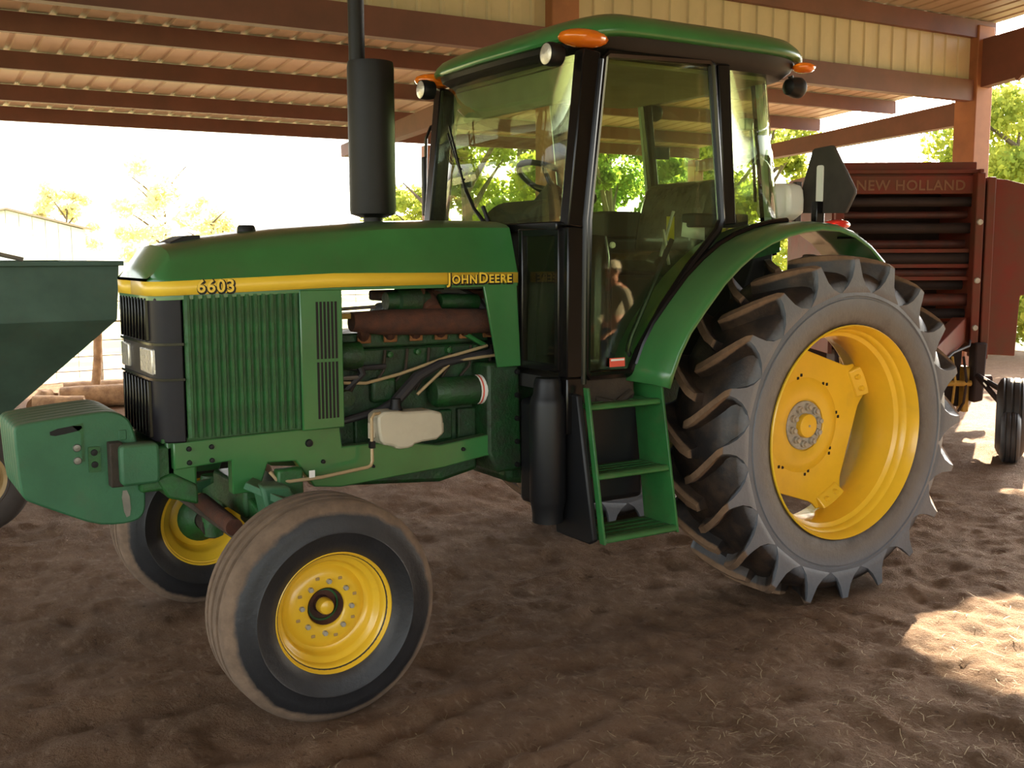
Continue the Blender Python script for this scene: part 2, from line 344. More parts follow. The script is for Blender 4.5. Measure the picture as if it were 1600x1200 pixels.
def mat_ground():
    m = bpy.data.materials.new('trampled_dirt'); m.use_nodes = True; nt = m.node_tree; N = nt.nodes; L = nt.links
    b = N['Principled BSDF']; b.inputs['Roughness'].default_value = .95; b.inputs['Specular IOR Level'].default_value = .15
    tc = N.new('ShaderNodeTexCoord')
    def noise(s, d=8., r=.65, st=None):
        n = N.new('ShaderNodeTexNoise'); n.inputs['Scale'].default_value = s; n.inputs['Detail'].default_value = d; n.inputs['Roughness'].default_value = r
        if st:
            mp = N.new('ShaderNodeMapping'); mp.inputs['Scale'].default_value = st[:3]; mp.inputs['Rotation'].default_value = (0,0,st[3]); L.new(tc.outputs['Object'], mp.inputs[0]); L.new(mp.outputs[0], n.inputs[0])
        else: L.new(tc.outputs['Object'], n.inputs[0])
        return n.outputs[0]
    def rng(src, a, bb, c=0, d=1):
        n = N.new('ShaderNodeMapRange'); n.inputs[1].default_value = a; n.inputs[2].default_value = bb; n.inputs[3].default_value = c; n.inputs[4].default_value = d; L.new(src, n.inputs[0]); return n.outputs[0]
    def mixc(f, a, bb):
        n = N.new('ShaderNodeMix'); n.data_type = 'RGBA'; L.new(f, n.inputs[0])
        for s, v in ((6, a), (7, bb)):
            if isinstance(v, tuple): n.inputs[s].default_value = (*v, 1)
            else: L.new(v, n.inputs[s])
        return n.outputs[2]
    c = mixc(rng(noise(1.1), .35, .65), (.220,.128,.074), (.168,.097,.055))
    c = mixc(rng(noise(9.), .45, .75), c, (.265,.165,.100))
    c = mixc(rng(noise(40., 8., .6, (1., .35, 1., .5)), .56, .72, 0, .8), c, (.33,.22,.145))
    c = mixc(rng(noise(28.), .60, .70, 0, .7), c, (.070,.042,.026))
    L.new(c, b.inputs['Base Color'])
    bp = N.new('ShaderNodeBump'); bp.inputs['Strength'].default_value = 1.0; bp.inputs['Distance'].default_value = .03
    ad = N.new('ShaderNodeMath'); ad.operation = 'ADD'; L.new(noise(26.), ad.inputs[0]); L.new(noise(90.), ad.inputs[1])
    L.new(ad.outputs[0], bp.inputs['Height']); L.new(bp.outputs[0], b.inputs['Normal']); return m
me.materials.append(mat_ground()); fl = bpy.data.objects.new('floor', me); COL.objects.link(fl)
tag(fl, 'trampled brown dirt floor of the shed with ruts and straw', 'dirt floor', kind='structure')

gr = mat('pasture_grass', (.36,.44,.16), .9, var=.6, vscale=.35, col2=(.40,.34,.17), bump=.8, bscale=6.)
gm = MB(); GR = []
for i in range(41):
    row = []
    for j in range(41):
        x = -160 + 400*i/40; y = -100 + 380*j/40; row.append((x, y, -.12 - .0*x))
    GR.append(row)
o = gm.grid(GR).build('pasture', gr, ang=0); tag(o, 'sunlit green pasture grass outside the shed', 'pasture', kind='structure')
dm = mat('pale_dry_dirt', (.36,.27,.19), .95, var=.4, vscale=1., bump=.6, bscale=12.)
o = MB().prism([(-14,10.9),(16,10.9),(16,14.0),(-14,13.2)], 'z', -.3, -.05).build('path', dm, ang=0); tag(o, 'pale worn dirt strip along the wire fence', 'dirt path', kind='structure')

# ------------------------------------------------------------------ pole shed (own axes, turned a little against the tractor)
SH = R(-1.5)
def sh(o): o.rotation_euler = (0,0,SH); return o
Y1, Y2 = 4.05, 9.20; XE = 10.42; XW = -9.0
def ribsheet(x0, x1, ya, za, yb, zb, pitch=.229, rib=.02, flatbot=True):
    """one ribbed steel sheet between two edges"""
    xs = [(x0, 0)]; x = x0 + pitch/2
    while x < x1 - .05:
        xs += [(x-.03, 0), (x-.015, rib), (x+.015, rib), (x+.03, 0)]; x += pitch
    xs.append((x1, 0)); m = MB()
    m.grid([[(x, ya, za+h) for x, h in xs], [(x, yb, zb+h) for x, h in xs]]); return m
def roof(name, label, ya, za, yb, zb, xa, xb, nsheet, m, purlins, ph=.19):
    root = empty(name, (0,0,0)); tag(root, label, 'roof', kind='structure'); sh(root)
    w = .916; x = xa; k = 0; first = None
    while x < xb - .01:
        x1 = min(x+w, xb)
        if first is None or x1-x < w-.01:
            o = ribsheet(0, x1-x+.03, ya, za, yb, zb).build('roof_sheet', m, root, (x,0,.0005*(k%2)), ang=20)
            if first is None: first = o
        else: dupe(first, (x,0,.0005*(k%2)), root)
        x = x1; k += 1
    for (yy) in purlins:
        zz = za + (zb-za)*(yy-ya)/(yb-ya) - .012
        p = MB().prism([(yy-.035, zz-ph), (yy+.035, zz-ph), (yy+.035, zz-ph+.018), (yy-.017, zz-ph+.018), (yy-.017, zz-.018), (yy+.035, zz-.018), (yy+.035, zz), (yy-.035, zz)], 'x', xa+.02, xb-.02)
        p.build('purlin', G['redsteel'], root, ang=0)
    return root
# lean-to roof beyond the tractor
LZ = lambda yy: 3.787 - .070*(yy-Y1)
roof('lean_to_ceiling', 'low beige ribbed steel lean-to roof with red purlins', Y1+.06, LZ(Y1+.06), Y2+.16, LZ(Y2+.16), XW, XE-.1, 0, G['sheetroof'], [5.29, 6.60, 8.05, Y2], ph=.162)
# main roof above the camera
MZ = lambda yy: 4.46 + .085*(Y1-yy)
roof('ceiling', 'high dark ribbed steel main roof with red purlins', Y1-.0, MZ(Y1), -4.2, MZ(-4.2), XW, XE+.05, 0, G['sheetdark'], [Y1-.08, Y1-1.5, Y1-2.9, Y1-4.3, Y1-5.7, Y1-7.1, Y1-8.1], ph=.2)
YRG = -4.2
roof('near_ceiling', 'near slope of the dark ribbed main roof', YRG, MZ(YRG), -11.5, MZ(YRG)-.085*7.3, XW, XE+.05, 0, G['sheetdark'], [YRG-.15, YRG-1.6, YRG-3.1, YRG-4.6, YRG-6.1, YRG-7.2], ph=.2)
# band of beige wall sheets between the roofs
wl = empty('wall_back', (0,0,0)); sh(wl); tag(wl, 'band of beige ribbed wall sheets between high and low roof', 'wall', kind='structure')
first = None; x = XW
while x < XE - .3:
    if first is None:
        xs = [(0,0)]; q = .115
        while q < .9: xs += [(q-.026,0),(q-.013,-.018),(q+.013,-.018),(q+.026,0)]; q += .229
        xs.append((.916,0)); m_ = MB().grid([[(a, Y1-.02+b, 3.76) for a, b in xs], [(a, Y1-.02+b, 4.45) for a, b in xs]])
        first = m_.build('wall_sheet', G['sheet'], wl, (x,0,0), ang=20)
    else: dupe(first, (x,0,0), wl)
    x += .916
g = MB().prism([(Y1-.10,3.52),(Y1+.02,3.52),(Y1+.02,3.54),(Y1-.08,3.54),(Y1-.08,3.74),(Y1+.02,3.74),(Y1+.02,3.765),(Y1-.10,3.765)], 'x', XW, XE-.32).build('girt', G['redsteel'], wl, ang=0)
# columns
def ibeam(m, cx, cy, z0, z1, d=.30, w=.26, t=.03):
    m.box(cx-d/2, cx-d/2+t, cy-w/2, cy+w/2, z0, z1); m.box(cx+d/2-t, cx+d/2, cy-w/2, cy+w/2, z0, z1); m.box(cx-d/2+t, cx+d/2-t, cy-.02, cy+.02, z0, z1); return m
k = 0
for cx in (4.23-6.1*2, 4.23-6.1, 4.23, 10.25):
    k += 1
    m_ = MB().box(cx-.15, cx+.15, Y1-.14, Y1+.16, -.1, 4.40)
    o = sh(m_.build('steel_column', G['redpost'], bev=.012)); tag(o, ['red steel column at far end of the shed', 'red steel column left of the hopper wagon', 'red steel column behind the tractor cab', 'red steel corner column behind the baler'][k-1], 'column', kind='structure')
for cx in (4.23-6.1, 4.23+1.2, 10.25):
    m_ = MB().box(cx-.09, cx+.09, Y2-.10, Y2+.08, -.1, LZ(Y2)-.2)
    o = sh(m_.build('eave_post', G['redpost'], bev=.01)); tag(o, {0:'slim red post under the lean-to eave by the hopper', 1:'slim red post under lean-to eave behind cab glass', 2:'slim red corner post under the lean-to eave end'}[[4.23-6.1,4.23+1.2,10.25].index(cx)], 'post', kind='structure')
# frame rafters: lean-to part and main part at the two frames
for i, cx in enumerate((4.23, 10.25)):
    m_ = MB()
    m_.add([(cx+dx, yy, zz) for dx in (-.075,.075) for (yy, zz) in ((Y1+.16, LZ(Y1)-.24), (Y2+.1, LZ(Y2)-.24), (Y2+.1, LZ(Y2)-.40), (Y1+.16, LZ(Y1)-.52))], [(0,1,2,3),(7,6,5,4),(0,4,5,1),(1,5,6,2),(2,6,7,3),(3,7,4,0)])
    o = sh(m_.build('lean_to_rafter', G['redsteel'], ang=0)); tag(o, ['red lean-to rafter behind the tractor cab', 'red lean-to rafter at the end above baler'][i], 'rafter', kind='structure')
    if i == 0: continue
    m_ = MB()
    m_.add([(cx+dx, yy, zz) for dx in (-.075,.075) for (yy, zz) in ((Y1-.14, MZ(Y1)-.22), (-4.2, MZ(-4.2)-.22), (-4.2, MZ(-4.2)-.55), (Y1-.14, MZ(Y1)-.78))], [(0,1,2,3),(7,6,5,4),(0,4,5,1),(1,5,6,2),(2,6,7,3),(3,7,4,0)])
    o = sh(m_.build('main_rafter', G['redsteel'], ang=0)); tag(o, 'deep red main rafter at the open end', 'rafter', kind='structure')
for k, cx in enumerate((4.23-6.1, 4.23, 10.25)):
    o = sh(MB().box(cx-.15, cx+.15, -11.5, -11.2, -.1, MZ(YRG)-.64).build('steel_column', G['redpost'], bev=.012)); tag(o, 'red steel column on the open side behind the photographer', 'column', 'open side columns', kind='structure')
for nm, lb, axis_, n_, pos in (('added_backdrop_wall', 'added beige ribbed wall behind the camera that darkens the door reflection', 'x', 10, (4.38,-11.35)), ('added_sun_block_wall', 'added beige ribbed end wall that keeps sun off the unseen side wall', 'y', 8, (10.40,-11.3))):  # unseen walls added to darken the glass reflection and block sun
    wr = empty(nm, (0,0,0)); sh(wr); tag(wr, lb, 'wall', kind='structure'); first = None
    for k in range(n_):
        w_ = .60 if axis_ == 'x' else .90
        loc = (pos[0]+k*w_, pos[1], 0) if axis_ == 'x' else (pos[0], pos[1]+k*w_, 0)
        if first is None or axis_ == 'y':
            top = 4.52 if axis_ == 'x' else MZ(YRG) - .085*max(0, YRG-(pos[1]+(k+.5)*w_)) - .03
            xs = [(0,0)]; q = .10
            while q < w_-.05: xs += [(q-.026,0),(q-.013,.018),(q+.013,.018),(q+.026,0)]; q += .2
            xs.append((w_+.02,0))
            f_ = (lambda a, b: (a, b)) if axis_ == 'x' else (lambda a, b: (-b, a))
            first = MB().grid([[(*f_(a, b), -.1) for a, b in xs], [(*f_(a, b), top) for a, b in xs]]).build('wall_sheet', G['sheet'], wr, loc, ang=20)
        else: dupe(first, loc, wr)
o = sh(MB().beam((10.1, Y1-1.45, MZ(Y1-1.45)-.19), (10.2, Y1-.6, MZ(Y1)-.75), .05, .05).build('knee_brace', G['redsteel'], ang=0)); tag(o, 'thin red brace from purlin to end rafter', 'brace', kind='structure')

# ------------------------------------------------------------------ TRACTOR (x rearwards from the front axle, y away from the camera)
T = empty('tractor', (0,0,0)); tag(T, 'green farm tractor with enclosed cab and yellow wheels parked on the dirt', 'tractor')
L_ = 2.7055; ZR = .832; ZF = .405; YF = .81; YR = .75

# --- hood: loft of cross sections, far half mirrored
def hood_sec(x):
    t = (x+.46)/1.64
    zt = np.interp(x, [-.46,-.43,-.38,-.21,.10,.54,.85,1.18], [1.63,1.675,1.735,1.766,1.806,1.840,1.850,1.852])
    zs = np.interp(x, [-.46,.27,1.18], [1.615,1.640,1.634]); zb = np.interp(x, [-.46,.27,1.18], [1.54,1.566,1.570])
    wb = np.interp(x, [-.46,-.42,-.36,1.18], [.235,.315,.335,.352])
    wt = np.interp(x, [-.46,-.42,-.38,1.18], [.225,.245,.262,.272])
    zmid = zs + (zt-zs)*.62
    half = [(wb, zb), (wb+.002, zs), (wb-.004, zs+.008), (wt+.035, zmid), (wt+.012, zt-.018), (wt-.02, zt-.003), (wt-.10, zt+.012), (0, zt+.022)]
    return [(x, -a, b) for a, b in half] + [(x, a, b) for a, b in half[::-1][1:]]
xs = [-.462,-.45,-.43,-.405,-.38,-.30,-.21,-.05,.10,.3,.54,.7,.85,1.0,1.10,1.165]
m_ = MB().grid([hood_sec(x) for x in xs])
n0 = len(hood_sec(0)); m_.f.append(tuple(range(n0))); m_.f.append(tuple(range((len(xs)-1)*n0, len(xs)*n0)))
hood = m_.build('hood', G['green'], T, ang=40)
# stripe
for s in (-1, 1):
    P = [(-.463,.0),(-.463,.232),(-.445,.285),(-.42,.32),(-.36,.339),(.27,.348),(1.163,.356)]
    m_ = MB()
    zs = lambda x: np.interp(x, [-.46,.27,1.18], [1.613,1.638,1.632]); zb = lambda x: np.interp(x, [-.46,.27,1.18], [1.558,1.580,1.585])
    o_ = [[(x-(.002 if x < -.4 else 0), s*(y+.002), z) for (x, y) in P] for z in (0, 1)]
    o_ = [[(p[0], p[1], zb(p[0])) for p in o_[0]], [(p[0], p[1], zs(p[0])) for p in o_[1]]]
    m_.grid(o_).build('hood_stripe', G['stripe'], T, ang=30, thick=.003)
def put_text(me_, name, parent, loc, rot, m=None):
    o = bpy.data.objects.new(name, me_); COL.objects.link(o); o.parent = parent; o.location = loc; o.rotation_euler = rot; return o
RT = (R(90), 0, R(-.55))
for body, size, small, x, z, yy, nm in (('6603', .070, None, -.222, 1.592, -.3450, 'model_number'), ('John', .066, .80, .872, 1.606, -.3595, 'brand_word'), ('Deere', .066, .80, 1.040, 1.607, -.3605, 'brand_word')):
    put_text(text_mesh(body, size, G['blackmatte'], .0012, .0055, small=small, spacing=1.10), nm+'_shadow', T, (x+.0035, yy, z-.0035), RT)
    put_text(text_mesh(body, size, G['stripe'], .0012, .0012, small=small, spacing=1.10), nm, T, (x, yy-.0025, z), RT)
# front grille and corner panel
gp = [(-.462,-.235),(-.448,-.285),(-.42,-.318),(-.352,-.336),(-.352,.336),(-.42,.318),(-.448,.285),(-.462,.235)]
grl = MB().prism([(x*.985 if x < -.36 else x, y*.97) for x, y in gp], 'z', .985, 1.552).build('front_grille', G['grille'], T, bev=.006)
for zz in (1.372, 1.235):
    MB().prism([(x-.004 if x < -.36 else x, y) for x, y in gp], 'z', zz-.005, zz+.005).build('grille_bar', G['black'], grl)
slat0 = None
for zz0, zz1 in ((1.382,1.548),(1.0,1.225)):
    first = None
    for k in range(9):
        yy = -.215 + k*.052
        if first is None: first = MB().box(-.469,-.452,-.008,.008,zz0,zz1).build('grille_slat', G['black'], grl, (0,yy,0), bev=.003)
        else: dupe(first, (0,yy,0), grl)
for s in (-1, 1):
    hl = MB().box(-.474,-.44, s*.288-.0 if s < 0 else .05, -.05 if s < 0 else .288, 1.25, 1.36)
    o = MB().add([(-.466,s*.10,1.255),(-.459,s*.262,1.25),(-.459,s*.262,1.352),(-.466,s*.10,1.352),(-.44,s*.10,1.255),(-.43,s*.262,1.25),(-.43,s*.262,1.352),(-.44,s*.10,1.352)], [(0,1,2,3),(7,6,5,4),(0,4,5,1),(1,5,6,2),(2,6,7,3),(3,7,4,0)]).build('headlamp', G['lens'], T, bev=.006); o['label'] = 'rectangular clear headlamp in the grille'
# side louvre screens and slotted panels
for s in (-1, 1):
    sc = MB().box(-.347,.119, min(s*.318,s*.33), max(s*.318,s*.33), .998, 1.565).build('side_screen', G['green_cast'], T)  # screen and ribs take a darker green that paints in their shade
    first = None
    for k in range(14):
        xx = -.333 + k*.0335
        if first is None: first = MB().prism([(-.012,0),(-.004,-s*-.014),(.006,s*.014),(.012,0)], 'z', 1.003, 1.56).build('screen_rib', G['green_cast'], sc, (xx,s*.33,0), ang=20)
        else: dupe(first, (xx,s*.33,0), sc)
    vp = MB().box(.118,.305, min(s*.322,s*.345), max(s*.322,s*.345), .99, 1.572).build('vent_panel', G['green'], T, bev=.006)
    m_ = MB()
    for z0, z1 in ((1.285,1.522),(1.035,1.272)):
        for k in range(6): m_.box(.187+k*.0165,.197+k*.0165, min(s*.344,s*.3465), max(s*.344,s*.3465), z0, z1)
    m_.build('vent_slots', G['blackmatte'], vp, ang=0)
    # rear upright below the hood in front of the cab
    MB().prism([(.985,1.578),(1.163,1.578),(1.185,1.2),(1.06,1.2)], 'y', s*.335, s*.35).build('cowl_side', G['green'], T, bev=.004)
MB().box(.8,1.15,-.32,.32,1.56,1.575).build('hood_underside', G['engine'], T)
# caps on the hood
MB().lathe([(.0,1.822),(.032,1.822),(.038,1.812),(.040,1.795),(.030,1.79),(.030,1.77)], (.02,0,.018), 'z', 20).build('filler_cap', G['blackmatte'], T)
MB().prism([(-.335,1.745),(-.205,1.772),(-.205,1.795),(-.265,1.793),(-.325,1.768)], 'y', -.10, .10).build('hood_scoop', G['blackmatte'], T, bev=.004)
# exhaust
ex = MB()
ex.lathe([(.0,1.885),(.06,1.885),(.104,1.90),(.107,1.92),(.107,2.56),(.104,2.585),(.0,2.588)], (.658,.1,0), 'z', 28).build('muffler', G['blackmatte'], T)
MB().tube([(.592,.1,2.58),(.592,.1,3.25)], .037, 18).build('exhaust_pipe', G['blackmatte'], T)
MB().tube([(.658,.1,1.80),(.658,.1,1.90)], .045, 18).build('exhaust_elbow', G['blackmatte'], T)

# --- engine (open on both sides between screen and cab)
MB().prism([(.30,.80),(.30,1.18),(.38,1.30),(1.12,1.30),(1.16,1.18),(1.16,.80),(1.0,.74),(.45,.74)], 'y', -.16, .16).build('engine_block', G['engine'], T, bev=.012)
MB().box(.38,1.13,-.15,.13,1.30,1.37).build('cylinder_head', G['engine'], T, bev=.012)
MB().prism(smooth_poly([(.62,1.40),(1.10,1.40),(1.10,1.47),(1.05,1.50),(.68,1.50),(.62,1.46)],1), 'y', -.06, .10).build('rocker_cover', G['engine'], T, bev=.012)
mf = MB().tube([(.40,-.215,1.425),(.55,-.215,1.418),(.80,-.215,1.412),(1.14,-.215,1.405)], [.042,.056,.060,.055], 14).build('exhaust_manifold', G['rust'], T)
for k in range(6):
    xx = .45 + k*.128
    MB().tube([(xx,-.215,1.41),(xx+.015,-.20,1.375),(xx+.03,-.15,1.35)], [.034,.028,.028], 10).build('manifold_port', G['rust'], mf)
    MB().box(xx-.005,xx+.06,-.178,-.165,1.325,1.365).build('port_flange', G['rustor'], mf, bev=.004)
tb = MB().tube([(.80,-.20,1.45),(.80,-.14,1.50),(.78,-.05,1.53)], [.05,.055,.05], 14).build('turbo_housing', G['rust'], T)
MB().lathe([(.0,-.06),(.05,-.06),(.075,-.035),(.075,.03),(.05,.05),(.0,.05)], (.74,-.12,1.525), 'x', 20).build('turbo_compressor', G['rust'], T)
MB().lathe([(.0,-.11),(.04,-.11),(.045,-.06),(.06,-.05),(.06,.05),(.045,.06),(.04,.10),(0,.10)], (.70,-.16,1.508), 'x', 18).build('oil_filter_housing', G['engine'], T)
MB().tube([(.86,-.1,1.545),(.98,-.12,1.545),(1.06,-.15,1.50),(1.12,-.17,1.42)], .026, 10).build('intake_hose', G['hose'], T)
MB().tube([(.86,-.16,1.50),(1.06,-.16,1.495)], .035, 12).build('air_tube', G['engine'], T)
MB().box(.33,.45,-.21,-.13,1.438,1.462).build('yellow_bracket', G['balyel'], T, bev=.003)
MB().tube([(.34,-.2,1.48),(.52,-.2,1.487)], .008, 8).build('fuel_line', G['steel'], T)
for a, b in (((.345,-.19,1.19),(.47,-.19,1.205)), ((.42,-.21,1.165),(1.12,-.21,1.255))): pass
MB().tube([(.335,-.22,1.165),(.46,-.22,1.155),(.62,-.225,1.185),(.85,-.225,1.245),(1.08,-.22,1.29)], .0075, 8).build('fuel_line', G['pipe'], T)
MB().tube([(.70,-.24,1.09),(.875,-.24,1.225),(.90,-.24,1.232),(1.14,-.24,1.247)], .0075, 8).build('dipstick_tube', G['pipe'], T)
MB().tube([(.34,-.24,1.00),(.50,-.25,1.03),(.58,-.25,1.06),(.70,-.245,1.17),(.82,-.235,1.22),(1.10,-.22,1.26)], [.016,.018,.026,.026,.020,.016], 10).build('heater_hose', G['hose'], T)
MB().tube([(.33,-.21,1.24),(.42,-.21,1.222),(.56,-.21,1.222)], .012, 8).build('coolant_hose', G['hose'], T)
MB().tube([(.31,-.23,1.185),(.42,-.23,1.185)], .010, 8).build('fuel_line', G['steel'], T)
MB().box(.60,1.14,-.13,.05,1.505,1.552).build('heat_shield', G['rust'], T, bev=.012)
for k in range(7): MB().tube([(.40+k*.11,-.17,1.10+.02*(k%3)),(.45+k*.11,-.19,1.20),(.47+k*.11,-.17,1.29)], .007, 6).build('injector_line', G['dirtgrease'], T)
MB().tube([(.31,-.2,1.33),(.40,-.24,1.30),(.44,-.23,1.20),(.36,-.2,1.12)], .018, 8).build('radiator_hose', G['hose'], T)
MB().box(.50,.62,-.20,-.15,1.06,1.17).build('injection_pump', G['engine'], T, bev=.015)
st = MB().lathe([(.0,.78),(.055,.78),(.068,.80),(.068,1.06),(.05,1.08),(.05,1.12),(0,1.12)], (0,-.235,1.09), 'x', 20).build('starter_motor', G['engine'], T)
MB().lathe([(.0695,1.00),(.0695,1.035)], (0,-.235,1.09), 'x', 20).build('starter_label', G['white'], st)
MB().lathe([(.0698,1.008),(.0698,1.016)], (0,-.235,1.09), 'x', 20).build('label_print', G['redtag'], st)
MB().lathe([(.0,-.05),(.05,-.05),(.06,-.03),(.06,.05),(.0,.05)], (.38,-.22,1.28), 'x', 18).build('alternator', G['engine'], T)
MB().lathe([(0,-.29),(.035,-.285),(.038,-.25),(.038,-.16)], (.345,0,1.10), 'y', 16).build('fuel_filter', G['engine'], T)
MB().box(.355,.375,-.262,-.25,1.08,1.12).build('filter_tag', G['white'], T)
for k in range(5): MB().box(.42+k*.13,.52+k*.13,-.185,-.155,.86,1.0).build('block_rib', G['engine'], T, bev=.008)
for (xx, zz) in ((.46,1.26),(.60,1.27),(.74,1.275),(.90,1.275),(1.04,1.28)):
    MB().lathe([(0,-.19),(.014,-.185),(.016,-.15)], (xx,0,zz), 'y', 10).build('block_plug', G['green_cast'], T)
MB().tube([(.93,-.17,1.38),(1.08,-.2,1.29)], .012, 8).build('return_tube', G['green_step'], T)
# coolant reservoir
rs_ = MB().prism(smooth_poly([(.44,1.045),(.55,1.045),(.56,1.038),(.745,1.035),(.757,.985),(.757,.905),(.62,.898),(.60,.878),(.53,.878),(.515,.895),(.455,.905),(.44,.98)],1), 'y', -.385, -.27).build('washer_tank', G['poly'], T, bev=.012); rs_['label'] = 'milky white plastic fluid tank'
MB().box(.415,.445,-.345,-.33,.93,1.0).build('tank_bracket', G['poly'], rs_, bev=.003)
MB().box(.755,.775,-.35,-.335,.925,.97).build('tank_bracket', G['poly'], rs_, bev=.003)
MB().lathe([(0,1.09),(.022,1.09),(.024,1.06),(.03,1.04)], (.555,-.32,0), 'z', 14).build('tank_cap', G['blackmatte'], rs_)
MB().tube([(.46,-.36,1.04),(.425,-.375,1.04),(.412,-.378,1.025),(.412,-.378,.84),(.405,-.378,.822),(.39,-.378,.815),(.18,-.375,.795),(.05,-.36,.79),(.0,-.34,.80),(-.02,-.32,.83)], .0075, 8).build('brake_line', G['pipe'], T)
MB().box(.402,.424,-.388,-.366,.895,.925).build('line_clip', G['blackmatte'], T)
MB().box(.125,.15,-.384,-.382,.80,.83).build('line_tag', G['white'], T)

# --- side frame / front support
for s in (-1, 1):
    a, b = min(s*.24, s*.30), max(s*.24, s*.30)
    fr = MB().prism([(-.40,.985),(.30,.995),(.31,.90),(.55,.90),(.78,.86),(1.19,.90),(1.19,.78),(1.02,.785),(.80,.755),(.30,.725),(.18,.74),(.10,.86),(-.02,.865),(-.06,.75),(-.17,.75),(-.17,.89),(-.40,.875)], 'y', a, b).build('side_frame', G['green'], T, bev=.006)
    for (xx, zz, r_) in ((.16,.93,.018),(-.34,.955,.011),(-.34,.90,.011),(-.25,.955,.011),(-.25,.90,.011),(.22,.845,.010),(.45,.80,.008),(.9,.83,.010)):
        MB().lathe([(0,s*.312),(r_*.8,s*.311),(r_,s*.298)], (xx,0,zz), 'y', 12).build('frame_bolt', G['blackmatte'], fr)
MB().prism([(1.03,1.215),(1.20,1.215),(1.22,.70),(1.08,.70),(1.03,.80)], 'y', -.31, .31).build('clutch_housing', G['engine'], T, bev=.015)
for zz in (1.17,1.06,.95,.84,.73):
    MB().lathe([(0,-.325),(.012,-.323),(.014,-.305)], (1.185,0,zz), 'y', 8).build('housing_bolt', G['blackmatte'], T)
MB().prism([(.30,.80),(1.05,.80),(1.05,.70),(.85,.66),(.35,.70)], 'y', -.18, .18).build('oil_pan', G['engine'], T, bev=.02)
MB().box(-.42,-.30,-.26,.26,.80,1.0).build('front_support', G['green'], T, bev=.01)
MB().box(-.44,.12,-.29,.29,.985,1.0).build('radiator_tray', G['green_cast'], T)
MB().box(-.30,-.22,-.29,.29,1.0,1.53).build('radiator', G['blackmatte'], T)
# front weights and bracket
wpts = [(-.956,1.091),(-.80,1.107),(-.628,1.117),(-.575,1.105),(-.534,1.066),(-.514,.988),(-.494,.871),(-.491,.78),(-.505,.70),(-.552,.667),(-.684,.677),(-.80,.735),(-.917,.796),(-.947,.861),(-.955,1.031)]
wpts = [(-.956,1.06),(-.95,1.084),(-.925,1.094),(-.80,1.106),(-.66,1.117),(-.61,1.117),(-.560,1.097),(-.534,1.066),(-.514,.988),(-.494,.871),(-.491,.74),(-.500,.695),(-.530,.670),(-.60,.665),(-.684,.677),(-.80,.735),(-.905,.79),(-.930,.806),(-.945,.84)]
wsm = smooth_poly(wpts, 1)
wo = MB().prism(wsm, 'y', -.033, .033).build('front_weight', G['green_pale'], T, (0,-.177,0), bev=.008)
for k in range(1, 6): dupe(wo, (0,-.177+k*.07,0), T)
MB().prism(smooth_poly([(-.832,1.062),(-.72,1.075),(-.715,1.055),(-.76,1.045),(-.83,1.036)],1), 'y', -.2125, -.2095).build('grip_slot', G['blackmatte'], wo, (0,.177,0))
MB().prism([(-.752,1.072),(-.712,1.08),(-.712,.93),(-.722,.93),(-.722,1.04)], 'y', -.2125, -.2095).build('cast_groove', G['green_cast'], wo, (0,.177,0))
for (xx, zz) in ((-.738,.985),(-.738,.935)): MB().lathe([(0,-.216),(.013,-.215),(.016,-.2095)], (xx,.177,zz), 'y', 14).build('weight_bolt', G['steel'], wo)
pl = MB().prism(rrect(-.70,-.655,.885,.985,.005,2), 'y', -.218, -.2095).build('latch_plate', G['green_cast'], wo, (0,.177,0))
for zz in (.962,.915): MB().lathe([(0,-.224),(.012,-.223),(.014,-.215)], (-.678,.177,zz), 'y', 10).build('latch_bolt', G['blackmatte'], wo)
MB().prism(smooth_poly([(-.586,.80),(-.556,.80),(-.550,.70),(-.575,.69)],1), 'y', -.2135, -.2095).build('wear_mark', G['steel'], wo, (0,.177,0))
MB().box(-.585,-.555,-.216,-.2095,1.0,1.04).build('cast_lug', G['green_pale'], wo, (0,.177,0), bev=.004)
bk = MB().prism(rrect(-.60,-.452,.832,.992,.02,3), 'y', -.30, -.225).build('weight_bracket', G['green_pale'], T, bev=.012)
MB().prism([(-.63,1.0),(-.58,1.0),(-.58,.825),(-.63,.825)], 'y', -.262, -.205).build('bracket_plate', G['dirtgrease'], bk, bev=.006)
MB().box(-.52,-.38,-.26,.26,.79,.97).build('weight_carrier', G['green_cast'], T, bev=.012)
MB().prism([(-.46,.84),(-.40,.86),(-.30,.80),(-.30,.72),(-.42,.76)], 'y', -.27, -.10).build('tow_bracket', G['green_cast'], T, bev=.01)

# --- front axle
ax = MB().prism([(-.10,.62),(.10,.62),(.10,.76),(-.10,.76)], 'y', -.22, .22).build('axle_pivot', G['green_cast'], T, bev=.015)
for s in (-1, 1):
    MB().add([(x, s*y, z) for (x, y, z) in ((-.09,.12,.60),(.09,.12,.60),(.09,.12,.74),(-.09,.12,.74),(-.06,.56,.50),(.06,.56,.50),(.06,.56,.60),(-.06,.56,.60))], [(0,1,2,3),(7,6,5,4),(0,4,5,1),(1,5,6,2),(2,6,7,3),(3,7,4,0)]).build('axle_beam', G['green_cast'], T, bev=.01)
    MB().lathe([(0,.66),(.05,.66),(.055,.64),(.055,.46),(.045,.36),(.0,.36)], (0,s*.58,0), 'z', 18).build('king_pin', G['green_cast'], T)
    MB().tube([(0,s*.57,ZF),(0,s*.74,ZF)], [.06,.045], 16).build('spindle', G['dirtgrease'], T)
    MB().prism([(-.20,.62),(.02,.66),(.02,.60),(-.18,.57)], 'y', s*.53, s*.56).build('steering_arm', G['green_pale'], T, bev=.006)
MB().tube([(-.19,-.545,.60),(-.19,.545,.60)], .016, 10).build('tie_rod', G['dirtgrease'], T)
MB().tube([(-.20,-.40,.64),(-.20,.05,.66)], .035, 14).build('steering_cylinder', G['rust'], T)
